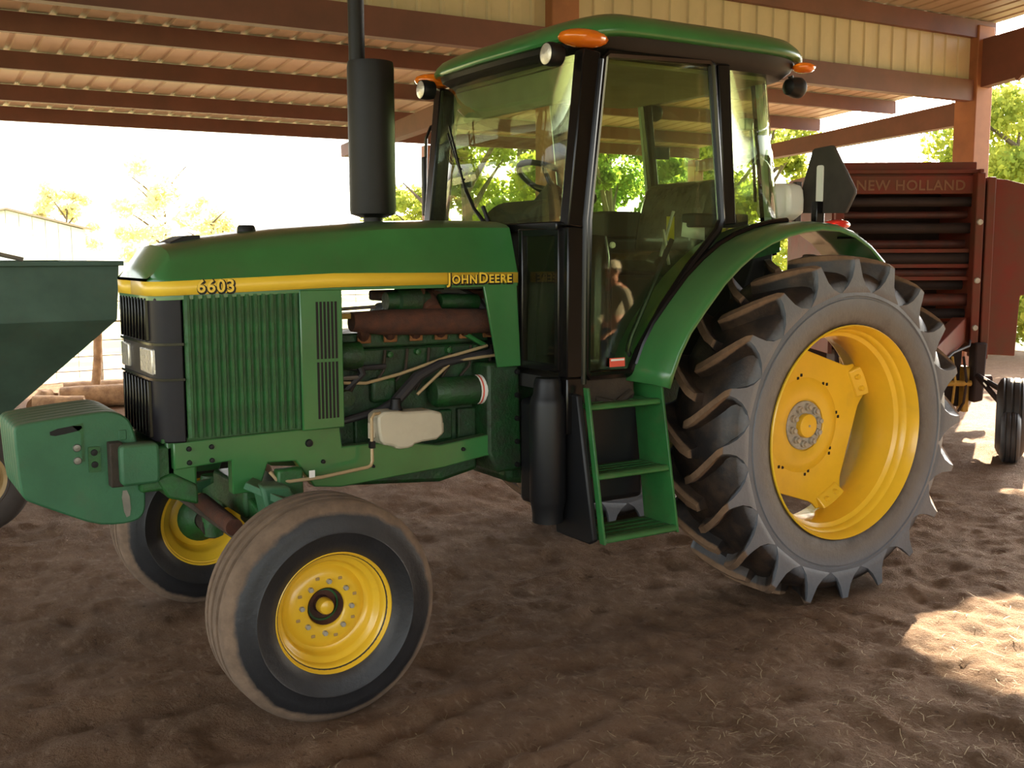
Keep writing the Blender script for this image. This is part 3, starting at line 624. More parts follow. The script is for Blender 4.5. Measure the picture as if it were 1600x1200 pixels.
MB().prism([(-.10,.80),(.02,.79),(.10,.62),(.06,.57),(-.06,.60)], 'y', -.44, -.31).build('axle_casting', G['green_pale'], T, bev=.015)
MB().beam((-.12,-.34,.80),(.14,-.52,.66),.10,.03).build('axle_guard', G['green_pale'], T, bev=.004)
MB().box(.0,.11,-.36,-.30,.70,.84).build('pivot_block', G['green_cast'], T, bev=.01)

# --- front wheels
def half(prof): return prof
def ftyre_prof():
    h = [(.218,.108),(.232,.126),(.262,.140),(.300,.147),(.306,.151),(.312,.1475),(.345,.146),(.375,.138),(.396,.124),(.410,.110),(.4155,.100)]
    tr = [(.418,.092),(.4185,.068),(.404,.062),(.404,.052),(.420,.046),(.421,.012),(.406,.006)]
    a = h + tr; return [(r, -w) for r, w in a] + [(r, w) for r, w in a[::-1]] + [(.214,.104),(.214,-.104)]
ft_mesh = MB().lathe(ftyre_prof(), n=96, closed=True).mesh('front_tyre', G['ftyre'], 50)
def frim_prof(): # outer face is -Y
    return [(.226,-.124),(.233,-.120),(.229,-.104),(.214,-.102),(.206,-.094),(.203,-.070),(.196,-.064),(.186,-.060),(.180,-.052),(.176,-.030),(.168,-.022),(.158,-.020),(.150,-.026),(.140,-.034),(.125,-.038),(.082,-.038),(.074,-.034),(.070,-.026),(.070,.0),(.090,.005),(.150,-.012),(.160,.0),(.165,.05),(.175,.07),(.200,.09),(.206,.10),(.229,.104),(.231,.112),(.226,.116),(.215,.11),(.213,.10),(.213,-.10),(.218,-.108)]
fr_mesh = MB().lathe(frim_prof(), n=64, closed=True).mesh('front_wheel_rim', G['yellow'], 40)
bolt_mesh = None
for s in (-1, 1):
    ty = bpy.data.objects.new('front_tyre', ft_mesh); COL.objects.link(ty); ty.parent = T; ty.location = (0, s*YF, ZF)
    rim = bpy.data.objects.new('front_wheel_rim', fr_mesh); COL.objects.link(rim); rim.parent = T; rim.location = (0, s*YF, ZF)
    if s > 0: ty.rotation_euler = rim.rotation_euler = (0,0,math.pi)
    first = None
    for k in range(8):
        t = R(90-6+45*k); loc = (.099*math.cos(t), -.038, .099*math.sin(t))
        if first is None: first = MB().lathe([(0,-.014),(.009,-.014),(.0105,-.011),(.0105,0)], n=6).build('wheel_bolt', G['bolt'], rim, loc)
        else: dupe(first, loc, rim)
    first = None
    for k in range(8):
        t = R(90-6+22.5+45*k); loc = (.118*math.cos(t), -.0375, .118*math.sin(t))
        if first is None: first = MB().prism(rrect(-.008,.008,-.006,.006,.002,1), 'y', -.003, 0).build('rim_slot', G['tanrim'], rim, loc, bev=.001)
        else: dupe(first, loc, rim)
    MB().lathe([(.070,-.032),(.062,.005),(.055,.012),(.034,.014),(.030,-.012),(.029,-.012)], n=32).build('wheel_hub', G['rust'], rim)
    MB().lathe([(0,-.052),(.016,-.051),(.026,-.046),(.030,-.036),(.031,0)], n=24).build('hub_cap', G['yellow'], rim)
    if s > 0 or True:
        MB().lathe([(.055,.0),(.115,.012),(.12,.022),(.10,.05),(.05,.08)], n=28).build('brake_back', G['green_cast'], rim)

# --- rear wheels
RO, RC = .878, .838
def rt_carcass():
    h = [(.526,.208),(.534,.214),(.56,.224),(.62,.232),(.662,.2345),(.666,.2295),(.672,.2295),(.676,.2355),(.69,.234),(.715,.229),(.745,.219),(.772,.200),(.79,.172),(.802,.13),(.808,.07),(.810,.0)]
    return [(r, -w) for r, w in h] + [(r, w) for r, w in h[::-1][1:]] + [(.523,.202),(.523,-.202)]
def lug(m, t0, s, nl=20):
    """one curved bar from just past the tread centre over the shoulder and down the sidewall; s = side sign on Y"""
    st = [ # y top, r top, y base, r base, angle lead, half thickness top, half thickness base
        (-.020,.868,-.028,.795,.215,.017,.032), (.03,.876,.03,.795,.190,.018,.032), (.08,.877,.08,.795,.150,.018,.032), (.13,.876,.13,.790,.105,.018,.033),
        (.175,.872,.165,.780,.060,.018,.035),(.212,.866,.185,.765,.020,.0175,.038),(.234,.854,.200,.75,.0,.016,.044),(.238,.815,.208,.730,-.004,.022,.056),(.2375,.768,.214,.708,-.006,.036,.082),(.2365,.728,.220,.694,-.006,.062,.104),(.2350,.700,.224,.684,-.006,.100,.112)]
    ring = []
    for (y, rt_, yb, rb, ld, ht, hb) in st:
        q = []
        for (rr, hh, sg, yy) in ((rb, hb, -1, yb), (rt_, ht, -1, y), (rt_, ht, 1, y), (rb, hb, 1, yb)):
            a = t0 + ld + sg*hh/rr
            q.append((-rr*math.cos(a), s*yy, -rr*math.sin(a)))
        ring.append(q)
    o = [p for q in ring for p in q]; f = [(3,2,1,0)]
    for i in range(len(ring)-1):
        for k in range(3): f.append((i*4+k, i*4+k+1, i*4+4+k+1, i*4+4+k))
    n = (len(ring)-1)*4; f.append((n,n+1,n+2,n+3)); m.add(o, f)
m_ = MB().lathe(rt_carcass(), n=120, closed=True)
NL = 20
for k in range(NL):
    lug(m_, 2*math.pi*k/NL, -1); lug(m_, 2*math.pi*(k+.5)/NL, 1)
rt_mesh = m_.mesh('rear_tyre', G['rtyre'], 38)
rr_prof = [(.529,-.226),(.534,-.222),(.534,-.212),(.524,-.205),(.519,-.200),(.513,-.190),(.511,-.165),(.503,-.158),(.496,-.150),(.493,-.125),(.484,-.117),(.474,-.110),(.470,-.085),(.466,-.04),(.468,.06),(.490,.10),(.505,.17),(.515,.19),(.546,.206),(.546,.218),(.53,.218),(.512,.195),(.505,.17),(.494,.11),(.476,.06),(.474,-.04),(.478,-.085),(.50,-.13),(.511,-.17),(.515,-.20)]
rr_mesh = MB().lathe(rr_prof, n=96, closed=True).mesh('rear_wheel_rim', G['yellow'], 40)
def disc_outline(off=0.):
    o = []
    for k in range(120):
        t = 2*math.pi*k/120; d = ((t - R(27) + math.pi/4) % (math.pi/2)) - math.pi/4
        d = abs(d)
        if d < R(12): r = .470/ math.cos(d) if d < R(11) else .474
        else: r = .372/ math.cos(math.pi/4 - d) if d > R(16) else .474 + (.372/math.cos(math.pi/4-R(16)) - .474)*(d-R(12))/R(4)
        o.append((r*math.cos(t), r*math.sin(t)))
    return o
for s in (-1, 1):
    ty = bpy.data.objects.new('rear_tyre', rt_mesh); COL.objects.link(ty); ty.parent = T; yr_ = -YR if s < 0 else 1.0; ty.location = (L_, yr_, ZR)
    rim = bpy.data.objects.new('rear_wheel_rim', rr_mesh); COL.objects.link(rim); rim.parent = T; rim.location = (L_, yr_, ZR)
    if s > 0: ty.scale = (1,-1,1); rim.scale = (1,-1,1)
    DY = .085
    dsc = MB().prism(disc_outline(), 'y', DY-.008, DY+.008).build('wheel_disc', G['yellow'], rim, bev=.004)
    MB().lathe([(.250,DY-.007),(.235,DY-.013),(.215,DY-.020),(.195,DY-.023),(.142,DY-.023),(.134,DY-.018),(.132,DY)], n=64).build('disc_dome', G['yellow'], rim)
    MB().lathe([(0,DY-.020),(.124,DY-.020),(.128,DY-.016),(.128,DY+.05)], n=48).build('wheel_hub', G['bolt'], rim)
    MB().lathe([(0,DY-.052),(.050,DY-.051),(.059,DY-.047),(.063,DY-.038),(.063,DY-.02)], n=40).build('hub_cap', G['yellow'], rim)
    MB().lathe([(0,DY-.055),(.006,DY-.055),(.007,DY-.050)], n=10).build('hub_plug', G['bolt'], rim)
    first = None
    for k in range(10):
        t = 2*math.pi*(k+.3)/10; loc = (.096*math.cos(t), DY-.020, .096*math.sin(t))
        if first is None: first = MB().lathe([(0,-.030),(.012,-.030),(.015,-.018),(.019,-.016),(.020,0)], n=8).build('wheel_bolt', G['bolt'], rim, loc)
        else: dupe(first, loc, rim)
    first = None
    for k in range(8):
        for dd in (-.05, .05):
            t = R(8+45*k) + dd; rr_ = .262 if dd < 0 else .250; loc = (rr_*math.cos(t), DY-.0085, rr_*math.sin(t))
            if first is None: first = MB().prism(rrect(-.008,.008,-.008,.008,.003,2), 'y', -.001, .001).build('disc_hole', G['blackmatte'], rim, loc)
            else: dupe(first, loc, rim)
    for k in range(4):
        t = R(27+90*k); c, s_ = math.cos(t), math.sin(t)
        def pt(r, w, y): return (r*c - w*s_, y, r*s_ + w*c)
        br = MB(); v = [pt(.405,-.078,DY-.014), pt(.470,-.085,DY-.055), pt(.470,.085,DY-.055), pt(.405,.078,DY-.014), pt(.405,-.078,DY-.0), pt(.472,-.085,DY+.03), pt(.472,.085,DY+.03), pt(.405,.078,DY-.0)]
        br.add(v, [(0,1,2,3),(7,6,5,4),(0,4,5,1),(1,5,6,2),(2,6,7,3),(3,7,4,0)]); b_ = br.build('rim_bracket', G['yellow'], rim, bev=.008)
        for w in (-.035, .035):
            p = pt(.438, w, DY-.034); MB().lathe([(0,-.012),(.013,-.012),(.015,-.006),(.016,.006)], n=10).build('bracket_bolt', G['yellow'], rim, p)
# rear axle and drivetrain
MB().lathe([(.11,-.62),(.12,-.4),(.16,-.2),(.18,0),(.16,.2),(.12,.4),(.11,.90)], (L_,0,ZR), 'y', 24).build('rear_axle_housing', G['green_cast'], T)
MB().prism([(1.20,.62),(1.20,1.12),(1.6,1.12),(2.3,1.15),(2.95,1.10),(2.98,.60),(2.4,.56),(1.5,.56)], 'y', -.20, .20).build('transmission_case', G['engine'], T, bev=.03)

# --- cab
YC = .645
def pillar(name, pts, w, h, m=G['black'], parent=T, bev=.006):
    mm = MB()
    for a, b in zip(pts[:-1], pts[1:]): mm.beam(a, b, w, h, (1,0,0))
    return mm.build(name, m, parent, bev=bev)
for s in (-1, 1):
    y = s*YC
    pillar('front_pillar', [(1.258,y,.92),(1.258,y,1.17),(1.262,y,1.83),(1.342,y,2.585)], .07, .092)
    dr = MB().tube([(1.33,y-s*-.012,1.19),(1.335,y+s*.012,1.86),(1.418,y+s*.012,2.56),(1.44,y+s*.012,2.578),(2.02,y+s*.012,2.60),(2.045,y+s*.012,2.58),(2.125,y+s*.012,1.88),(2.10,y+s*.012,1.82),(1.93,y+s*.012,1.655),(1.775,y+s*.012,1.475),(1.63,y+s*.012,1.27),(1.59,y+s*.012,1.185),(1.565,y+s*.012,1.172),(1.345,y+s*.012,1.172)], .021, 8, closed=True).build('door_frame', G['black'], T)
    MB().tube([(1.302,y+s*.034,1.14),(1.307,y+s*.034,1.86),(1.388,y+s*.034,2.55)], .013, 8).build('door_seal', G['black'], T)
    MB().prism([(1.335,1.18),(1.34,1.86),(1.42,2.565),(2.03,2.595),(2.12,1.86),(1.93,1.66),(1.775,1.48),(1.63,1.27),(1.59,1.18)], 'y', y-.003, y+.003).build('door_glass', G['doorglass'], T, ang=0)
    pillar('door_post', [(2.168,y,1.85),(2.108,y,2.59)], .06, .075)
    # glass of the rear quarter, bent round the corner
    P = [(2.17,.645,0),(2.36,.64,0),(2.46,.61,0),(2.53,.56,0),(2.575,.47,0)]
    lo = [(px+.07, s*py, 1.86+.03*(i>0)) for i, (px, py, _) in enumerate(P)]; hi = [(px-.04, s*py, 2.60) for (px, py, _) in P]
    MB().grid([lo, hi])  .build('quarter_glass', G['quarterglass'], T, ang=60, thick=.005)
    pillar('rear_pillar', [(2.665,s*.45,1.70),(2.545,s*.45,2.60)], .05, .06)
    MB().beam((2.645,s*.47,1.72),(2.535,s*.47,2.56),.02,.03).build('rear_trim', G['sealight'], T)
    MB().box(2.10,2.17,y-.03*s-.03,y-.03*s+.03,2.48,2.56).build('door_hinge', G['black'], T, bev=.01)
    # small lower window between hood and front post
    lw = MB()
    fy0, fy1 = s*.345, s*.615
    for a, b in (((1.20,fy0,1.20),(1.20,fy0,1.82)), ((1.215,fy1,1.20),(1.215,fy1,1.82)), ((1.20,fy0-s*.02,1.81),(1.215,fy1,1.81)), ((1.20,fy0-s*.02,1.21),(1.215,fy1,1.21))): lw.beam(a, b, .034, .034, (1,0,0) if a[2] != b[2] else (0,0,1))
    lw.build('lower_window_frame', G['black'], T, bev=.005)
    MB().add([(1.198,fy0,1.21),(1.213,fy1,1.21),(1.213,fy1,1.81),(1.198,fy0,1.81),(1.204,fy0,1.21),(1.219,fy1,1.21),(1.219,fy1,1.81),(1.204,fy0,1.81)], [(0,1,2,3),(7,6,5,4),(0,4,5,1),(1,5,6,2),(2,6,7,3),(3,7,4,0)]).build('lower_window_glass', G['glassdark'], T, ang=0)
# windshield, slightly bowed
P = [(-.61,0),(-.4,.025),(-.2,.04),(0,.045),(.2,.04),(.4,.025),(.61,0)]
MB().grid([[(1.235-b, a, 1.83) for a, b in P], [(1.275-b, a, 2.2) for a, b in P], [(1.315-b, a, 2.575) for a, b in P]]).build('windshield', G['glass'], T, ang=60, thick=.005)
MB().beam((1.22,-.62,1.835),(1.22,.62,1.835),.05,.04).build('windshield_sill', G['black'], T, bev=.005)
MB().grid([[(2.655,-.43,1.74),(2.665,0,1.74),(2.655,.43,1.74)],[(2.545,-.43,2.58),(2.555,0,2.58),(2.545,.43,2.58)]]).build('rear_window', G['glass'], T, thick=.005)
MB().tube([(2.62,-.38,1.98),(2.60,-.385,2.15),(2.565,-.39,2.36)], .009, 8).build('window_strut', G['black'], T)
MB().box(2.50,2.56,-.42,-.36,2.34,2.40).build('strut_mount', G['sealight'], T, bev=.01)
# roof
def roof_ring(k, z, drop, n=72):
    o = []
    for i in range(n):
        t = 2*math.pi*i/n; c, s_ = math.cos(t), math.sin(t); e = 2/5.5
        x = 1.955 + (.785+k)*abs(c)**e*(1 if c > 0 else -1); y = (.725+k)*abs(s_)**e*(1 if s_ > 0 else -1)
        x += .055*(1 if x < 1.5 else 0)*(abs(y)/.72)**2*np.clip((1.5-x)/.3, 0, 1)
        dz = -drop*np.clip((1.52-x)/.34, 0, 1)**1.6 - .35*drop*np.clip((x-2.45)/.28, 0, 1)**1.6
        o.append((x, y, z+dz))
    return o
def loft(rings, cap=(True, True)):
    m = MB(); n = len(rings[0]); o = [p for r_ in rings for p in r_]; f = []
    for i in range(len(rings)-1):
        for k in range(n): f.append((i*n+k, i*n+(k+1)%n, (i+1)*n+(k+1)%n, (i+1)*n+k))
    if cap[0]: f.append(tuple(range(n-1,-1,-1)))
    if cap[1]: f.append(tuple(range((len(rings)-1)*n, len(rings)*n)))
    return m.add(o, f)
loft([roof_ring(-.02,2.655,.05), roof_ring(.0,2.66,.05), roof_ring(.008,2.672,.05), roof_ring(.006,2.69,.055), roof_ring(-.008,2.715,.06), roof_ring(-.035,2.742,.07), roof_ring(-.09,2.762,.08), roof_ring(-.22,2.776,.09), roof_ring(-.45,2.786,.06), roof_ring(-.68,2.79,.02)]).build('cab_roof', G['green'], T, ang=45)
rb = loft([roof_ring(-.075,2.575,.005), roof_ring(-.06,2.59,.01), roof_ring(-.035,2.615,.03), roof_ring(-.022,2.66,.05)]).build('roof_base', G['blackmatte'], T, ang=40)
MB().prism(rrect(1.34,2.52,-.58,.58,.08), 'z', 2.555, 2.574).build('headliner', G['head'], T)
MB().beam((1.35,-.55,2.47),(1.35,.55,2.47),.02,.16).build('sun_visor', G['head'], T, bev=.008)
def lampshape(cx, cy, cz, a, b, c, n=14):
    rings = []
    for i in range(1, 8):
        ph = math.pi*i/8 - math.pi/2; rings.append([(cx+a*math.cos(ph)*math.cos(2*math.pi*k/n), cy+b*math.cos(ph)*math.sin(2*math.pi*k/n), cz+c*math.sin(ph)) for k in range(n)])
    return loft(rings)
for s in (-1, 1):
    o = lampshape(1.30, s*.668, 2.628, .125, .075, .040).build('turn_signal', G['amber'], T, ang=60); o['label'] = 'amber lens at the front roof corner'
    o = lampshape(2.655, s*.655, 2.625, .06, .055, .026).build('rear_turn_signal', G['amber'], T, ang=60); o['label'] = 'amber lens at the rear roof corner'
    wk = MB().lathe([(0,-.0),(.046,-.002),(.05,.006),(.052,.03),(.046,.07),(.02,.085),(0,.085)], (1.165,s*.585,2.565), 'x', 24).build('work_lamp', G['blackmatte'], T)
    MB().lathe([(0,-.008),(.030,-.006),(.044,.0)], (1.163,s*.585,2.565), 'x', 24).build('lamp_glass', G['lens'], wk)
    wk = MB().lathe([(0,0),(.046,.002),(.052,-.01),(.052,-.04),(.04,-.085),(.015,-.10),(0,-.10)], (2.735,s*.56,2.545), 'x', 20).build('rear_work_lamp', G['blackmatte'], T)
    MB().tube([(2.68,s*.56,2.545),(2.665,s*.56,2.60)], .014, 8).build('lamp_bracket', G['blackmatte'], wk)
# far mirror and wiper
mr = MB().tube([(1.40,.66,2.40),(1.40,.80,2.43),(1.39,.90,2.42),(1.385,.95,2.36),(1.375,.955,1.93)], .010, 8).build('mirror_arm', G['black'], T)
MB().box(1.362,1.382,.935,.975,1.93,2.26).build('mirror_head', G['blackmatte'], T, bev=.012)
wp = MB().tube([(1.17,-.055,1.86),(1.155,.02,1.93),(1.165,.12,2.02),(1.195,.335,2.355)], [.011,.009,.006,.005], 8).build('wiper_arm', G['blackmatte'], T)
MB().tube([(1.175,.06,1.95),(1.175,.155,2.06),(1.20,.36,2.32)], .005, 6).build('wiper_blade', G['blackmatte'], T)
for k in range(6):
    t = (k+.5)/6; MB().tube([(1.17+.027*t,.10+.22*t,2.0+.32*t),(1.176+.022*t,.125+.22*t,1.995+.30*t)], .006, 6).build('wiper_link', G['blackmatte'], wp)
MB().tube([(1.175,-.085,1.86),(1.165,-.045,1.94)], .010, 8).build('wiper_arm', G['blackmatte'], T)
# cab floor, interior
MB().box(1.22,2.55,-.50,.50,1.10,1.16).build('cab_floor', G['cabin'], T)
MB().box(1.25,1.62,-.64,-.50,1.03,1.165).build('door_sill', G['dirtgrease'], T, bev=.01)
MB().box(1.25,1.62,.50,.64,1.03,1.165).build('door_sill', G['dirtgrease'], T, bev=.01)
MB().prism([(2.30,1.16),(2.62,1.16),(2.66,1.75),(2.55,1.75)], 'y', -.48, .48).build('rear_bulkhead', G['cabin'], T, bev=.01)
MB().prism([(1.22,1.16),(1.22,1.80),(1.30,1.86),(1.44,1.90),(1.50,1.84),(1.40,1.60),(1.36,1.16)], 'y', -.22, .22).build('dash_console', G['cabin'], T, bev=.03)
MB().prism(smooth_poly([(1.27,1.86),(1.36,1.965),(1.52,1.985),(1.58,1.93),(1.46,1.86)],2), 'y', -.19, .19).build('instrument_cowl', G['cabin'], T, bev=.02)
tilt = Matrix.Rotation(R(28), 4, 'Y')
sw = MB(); cpos = Vector((1.62,0,2.065))
ring = [cpos + tilt @ Vector((.205*math.cos(2*math.pi*k/40), .205*math.sin(2*math.pi*k/40), 0)) for k in range(40)]
sw.tube(ring, .015, 10, closed=True); swo = sw.build('steering_wheel', G['blackmatte'], T)
for a in (90, 210, 330):
    d = tilt @ Vector((.20*math.cos(R(a)), .20*math.sin(R(a)), 0)); e = tilt @ Vector((0,0,-.03))
    MB().tube([cpos+d, cpos+d*.4+e*.8, cpos+e], [.010,.013,.02], 8).build('wheel_spoke', G['blackmatte'], swo)
MB().tube([cpos+tilt@Vector((0,0,-.02)), (1.50,0,1.90)], [.04,.06], 14).build('steering_column', G['cabin'], T)
MB().tube([(1.62,-.33,1.16),(1.62,-.33,1.70),(1.63,-.33,1.80)], [.075,.075,.05], 18).build('fire_extinguisher', G['black'], T)
MB().lathe([(0,-.012),(.014,-.010),(.016,0)], (1.665,-.405,1.755), 'y', 12).build('gauge_face', G['white'], T)
st_ = MB().prism(smooth_poly([(2.03,1.60),(2.42,1.58),(2.44,1.70),(2.30,1.74),(2.02,1.73)],2), 'y', -.25, .25).build('seat_cushion', G['seat'], T, bev=.03)
MB().prism(smooth_poly([(2.28,1.68),(2.44,1.66),(2.56,2.02),(2.55,2.10),(2.42,2.10),(2.36,2.04)],2), 'y', -.25, .25).build('seat_back', G['seat'], T, bev=.04)
MB().box(2.10,2.38,-.18,.18,1.16,1.60).build('seat_base', G['cabin'], T, bev=.02)
MB().box(2.18,2.56,-.40,-.30,1.845,1.915).build('armrest', G['cabin'], T, bev=.012)
MB().box(1.75,2.5,.30,.50,1.16,1.80).build('side_console', G['cabin'], T, bev=.02)
MB().box(2.16,2.60,.30,.48,1.80,1.95).build('control_box', G['cabin'], T, bev=.015)
MB().box(2.10,2.14,-.30,-.285,1.78,1.90).build('yellow_tag', G['ytag'], T)
MB().add([(2.16,-.33,1.80),(2.29,-.36,1.78),(2.28,-.37,1.85),(2.16,-.34,1.87)], [(0,1,2,3)]).build('paper_sheet', G['paper'], T, thick=.003)
for (p, q) in (((1.95,-.42,1.70),(2.03,-.42,1.92)), ((1.98,-.45,1.66),(1.94,-.45,1.83)), ((1.72,.25,1.72),(1.70,.28,2.02))):
    MB().tube([p, q], .008, 8).build('control_lever', G['steel'], T)
MB().tube([(1.36,.45,2.06),(1.355,.45,2.11)], .03, 12).build('lever_knob', G['blackmatte'], T)
MB().tube([(1.64,-.61,1.22),(1.60,-.61,1.27),(1.62,-.61,1.33),(1.86,-.61,1.78)], .012, 8).build('door_handle', G['black'], T)
MB().box(1.46,1.545,-.664,-.659,1.205,1.245).build('warning_decal', G['redtag'], T); 
MB().box(1.465,1.54,-.666,-.661,1.232,1.241).build('decal_header', G['white'], T)
# far door catch
MB().box(2.62,2.70,.40,.44,2.26,2.33).build('latch_box', G['blackmatte'], T, bev=.006)

# --- fenders
prof = [(1.575,1.135),(1.60,1.20),(1.64,1.29),(1.70,1.385),(1.785,1.48),(1.90,1.60),(2.0,1.68),(2.10,1.745),(2.2,1.79),(2.32,1.828),(2.43,1.85),(2.55,1.862),(2.68,1.855),(2.80,1.825),(2.92,1.765),(3.02,1.690),(3.075,1.63)]
for s in (-1, 1):
    ys = [.505,.66,.74,.82,.87,.895,.90]; dz = [0,0,.002,.0,-.008,-.022,-.04]
    rows = []
    for i, (x, z) in enumerate(prof):
        a = prof[max(i-1,0)]; b = prof[min(i+1,len(prof)-1)]; tx, tz = b[0]-a[0], b[1]-a[1]; l = math.hypot(tx, tz); nx_, nz_ = -tz/l, tx/l
        rows.append([(x+nx_*d, s*y, z+nz_*d) for y, d in zip(ys, dz)])
    fd = MB().grid(rows).build('fender', G['green'], T, ang=50, thick=.010)
    MB().prism([(x, z-.006) for x, z in prof[:13]] + [(2.68,1.72),(2.35,1.66),(2.05,1.50),(1.86,1.25),(1.80,1.05),(1.575,1.05)], 'y', s*.495, s*.505).build('fender_wall', G['green_cast'], T, ang=0)
    tl_ = lampshape(2.765, s*.80, 1.853, .085, .05, .028).build('tail_lamp', G['redlens'], T, ang=60); tl_['label'] = 'red tail lamp lens on the fender'
    MB().box(2.85,2.89,s*.78-.05,s*.78+.05,1.785,1.815).build('reflector_clip', G['blackmatte'], T)
    MB().tube([(px, s*.67, pz+.012) for px, pz in prof[1:12]], .016, 8).build('fender_trim', G['black'], T)
# --- slow vehicle sign seen from its back
sp = [(-.43,1.925),(-.44,2.02),(-.515,2.245),(-.53,2.255),(-.645,2.262),(-.66,2.25),(-.80,2.03),(-.80,2.01),(-.745,1.915)]
sg_ = MB().prism(sp, 'x', 2.885, 2.905).build('slow_vehicle_sign', G['smv'], T, bev=.004)
MB().prism(rrect(-.60,-.558,1.975,2.165,.012,3), 'x', 2.876, 2.884).build('sign_bracket', G['white'], sg_)
MB().box(2.86,2.905,-.435,-.41,1.86,2.09).build('sign_socket', G['smv'], T, bev=.004)
MB().box(2.84,2.90,-.60,-.56,1.83,1.98).build('sign_post', G['black'], T, bev=.004)

# --- black tank, battery box and steps below the cab
MB().lathe([(.0,1.17),(.055,1.17),(.062,1.15),(.066,1.10),(.076,1.08),(.082,1.05),(.082,.62),(.077,.60),(.070,.56),(.070,.52),(.0,.52)], (1.165,-.60,0), 'z', 28).build('air_cleaner_tank', G['tank'], T)
MB().box(1.25,1.40,-.60,-.45,.58,1.16).build('battery_box', G['tank'], T, bev=.02)
MB().box(1.20,1.75,-.56,-.30,.55,1.05).build('fuel_tank', G['tank'], T, bev=.03)
MB().prism([(-.72,1.10),(-.845,.47),(-.81,.45),(-.56,.45),(-.45,1.10)], 'x', 1.238, 1.268).build('step_shield', G['tank'], T, bev=.008)
MB().box(1.262,1.30,-.665,-.62,.90,1.0).build('cab_mount', G['blackmatte'], T, bev=.008)
MB().lathe([(0,-.672),(.012,-.67),(.014,-.66)], (1.282,0,1.06), 'y', 8).build('mount_bolt', G['steel'], T)
MB().tube([(1.40,-.63,1.06),(1.50,-.66,1.03),(1.60,-.64,1.08)], .02, 8).build('drain_hose', G['dirtgrease'], T)
lad = None
pp = [(-.745,1.13),(-.875,.455),(-.64,.455),(-.54,1.13)]
for x0 in (1.276, 1.690):
    o = MB().prism(pp if x0 > 1.5 else [(-.745,1.13),(-.875,.455),(-.840,.455),(-.712,1.13)], 'x', x0, x0+.012).build('step_side', G['green_step'], T, bev=.002)
for i, (zz, yo, yi) in enumerate(((1.045,-.735,-.56),(.745,-.80,-.60),(.475,-.86,-.63))):
    stp = MB().prism(smooth_poly([(yo-.012,zz-.018),(yo-.016,zz+.0),(yo,zz+.012),(yo+.03,zz+.008),(yo+.03,zz-.018)],1), 'x', 1.286, 1.690).build('step_tread', G['green_step'], T, bev=.003)
    nb = 4; w = (yi-yo-.03)/nb
    for k in range(nb): MB().box(1.286,1.690, yo+.03+k*w+.010, yo+.03+(k+1)*w-.004, zz-.01, zz+.006).build('tread_bar', G['green_step'], stp)
MB().prism([(-.56,1.13),(-.545,1.13),(-.52,.62),(-.53,.62)], 'x', 1.30, 1.68).build('step_back', G['blackmatte'], T)

# ------------------------------------------------------------------ jug behind the cab
jg = MB().prism(smooth_poly([(-.52,1.885),(-.52,2.03),(-.49,2.075),(-.36,2.08),(-.30,2.05),(-.27,1.885)],1), 'x', 2.72, 2.84).build('plastic_jug', G['whiteplastic'], None, bev=.02)
tag(jg, 'white plastic container sitting on the tractor fender by the sign', 'container')

# ------------------------------------------------------------------ hopper wagon
H = empty('hopper_wagon', (-.75,3.6,0)); tag(H, 'faded green hopper wagon with sloping bin in the shadow', 'wagon')
def hl(*a): return tuple(a)
hx0, hx1, hy0, hy1 = -1.30, .79, -1.0, 1.05   # local
def frustum(m, a, za, b, zb):
    m.add([(a[0],a[2],za),(a[1],a[2],za),(a[1],a[3],za),(a[0],a[3],za),(b[0],b[2],zb),(b[1],b[2],zb),(b[1],b[3],zb),(b[0],b[3],zb)], [(0,1,5,4),(1,2,6,5),(2,3,7,6),(3,0,4,7)]); return m
frustum(MB(), (hx0,hx1,hy0,hy1), 1.66, (hx0+.01,hx1-.02,hy0+.03,hy1-.03), 1.31).build('bin_wall', G['hop'], H, ang=0, thick=.012)
frustum(MB(), (hx0+.01,hx1-.02,hy0+.03,hy1-.03), 1.31, (-.75,.10,-.40,.45), .62).build('bin_funnel', G['hop'], H, ang=0, thick=.012)
rm = MB()
for a, b in (((hx0-.03,hy0,1.665),(hx1+.03,hy0,1.665)), ((hx0-.03,hy1,1.665),(hx1+.03,hy1,1.665)), ((hx0,hy0,1.665),(hx0,hy1,1.665)), ((hx1,hy0,1.665),(hx1,hy1,1.665))): rm.beam(a, b, .06, .03)
rm.build('bin_rim', G['hop'], H, bev=.004)
MB().box(-.55,-.05,-.30,.35,.42,.63).build('outlet_box', G['blackmatte'], H, bev=.01)
MB().tube([(.20,-.45,.98),(.33,-.48,.95),(.38,-.5,.91)], .012, 8).build('gate_lever', G['wire'], H)
MB().tube([(-.75,-.55,1.72),(-.35,-.55,1.80),(.0,-.55,1.765),(.30,-.55,1.69)], .014, 8).build('tarp_hoop', G['wire'], H)
MB().box(-.9,.3,-.06,.06,.36,.46).build('axle_beam', G['blackmatte'], H)
for yy in (-.82, .82):
    MB().tube([(-.10,yy*.2,.36),(-.10,yy,.36)], .035, 10).build('axle', G['blackmatte'], H)
    MB().lathe([(.19,-.10),(.22,-.115),(.28,-.12),(.32,-.105),(.345,-.07),(.35,0),(.345,.07),(.32,.105),(.28,.12),(.22,.115),(.19,.10)], n=48, closed=True).build('wagon_tyre', G['wtyre'], H, (-.10,yy,.35))
    MB().lathe([(.20,-.11),(.205,-.10),(.17,-.07),(.16,-.02),(.10,-.04),(.06,-.05),(.05,-.09),(0,-.09),(0,0),(.16,0),(.17,.08),(.2,.11)], n=40).build('wagon_rim', G['tanrim'], H, (-.10,yy,.35))

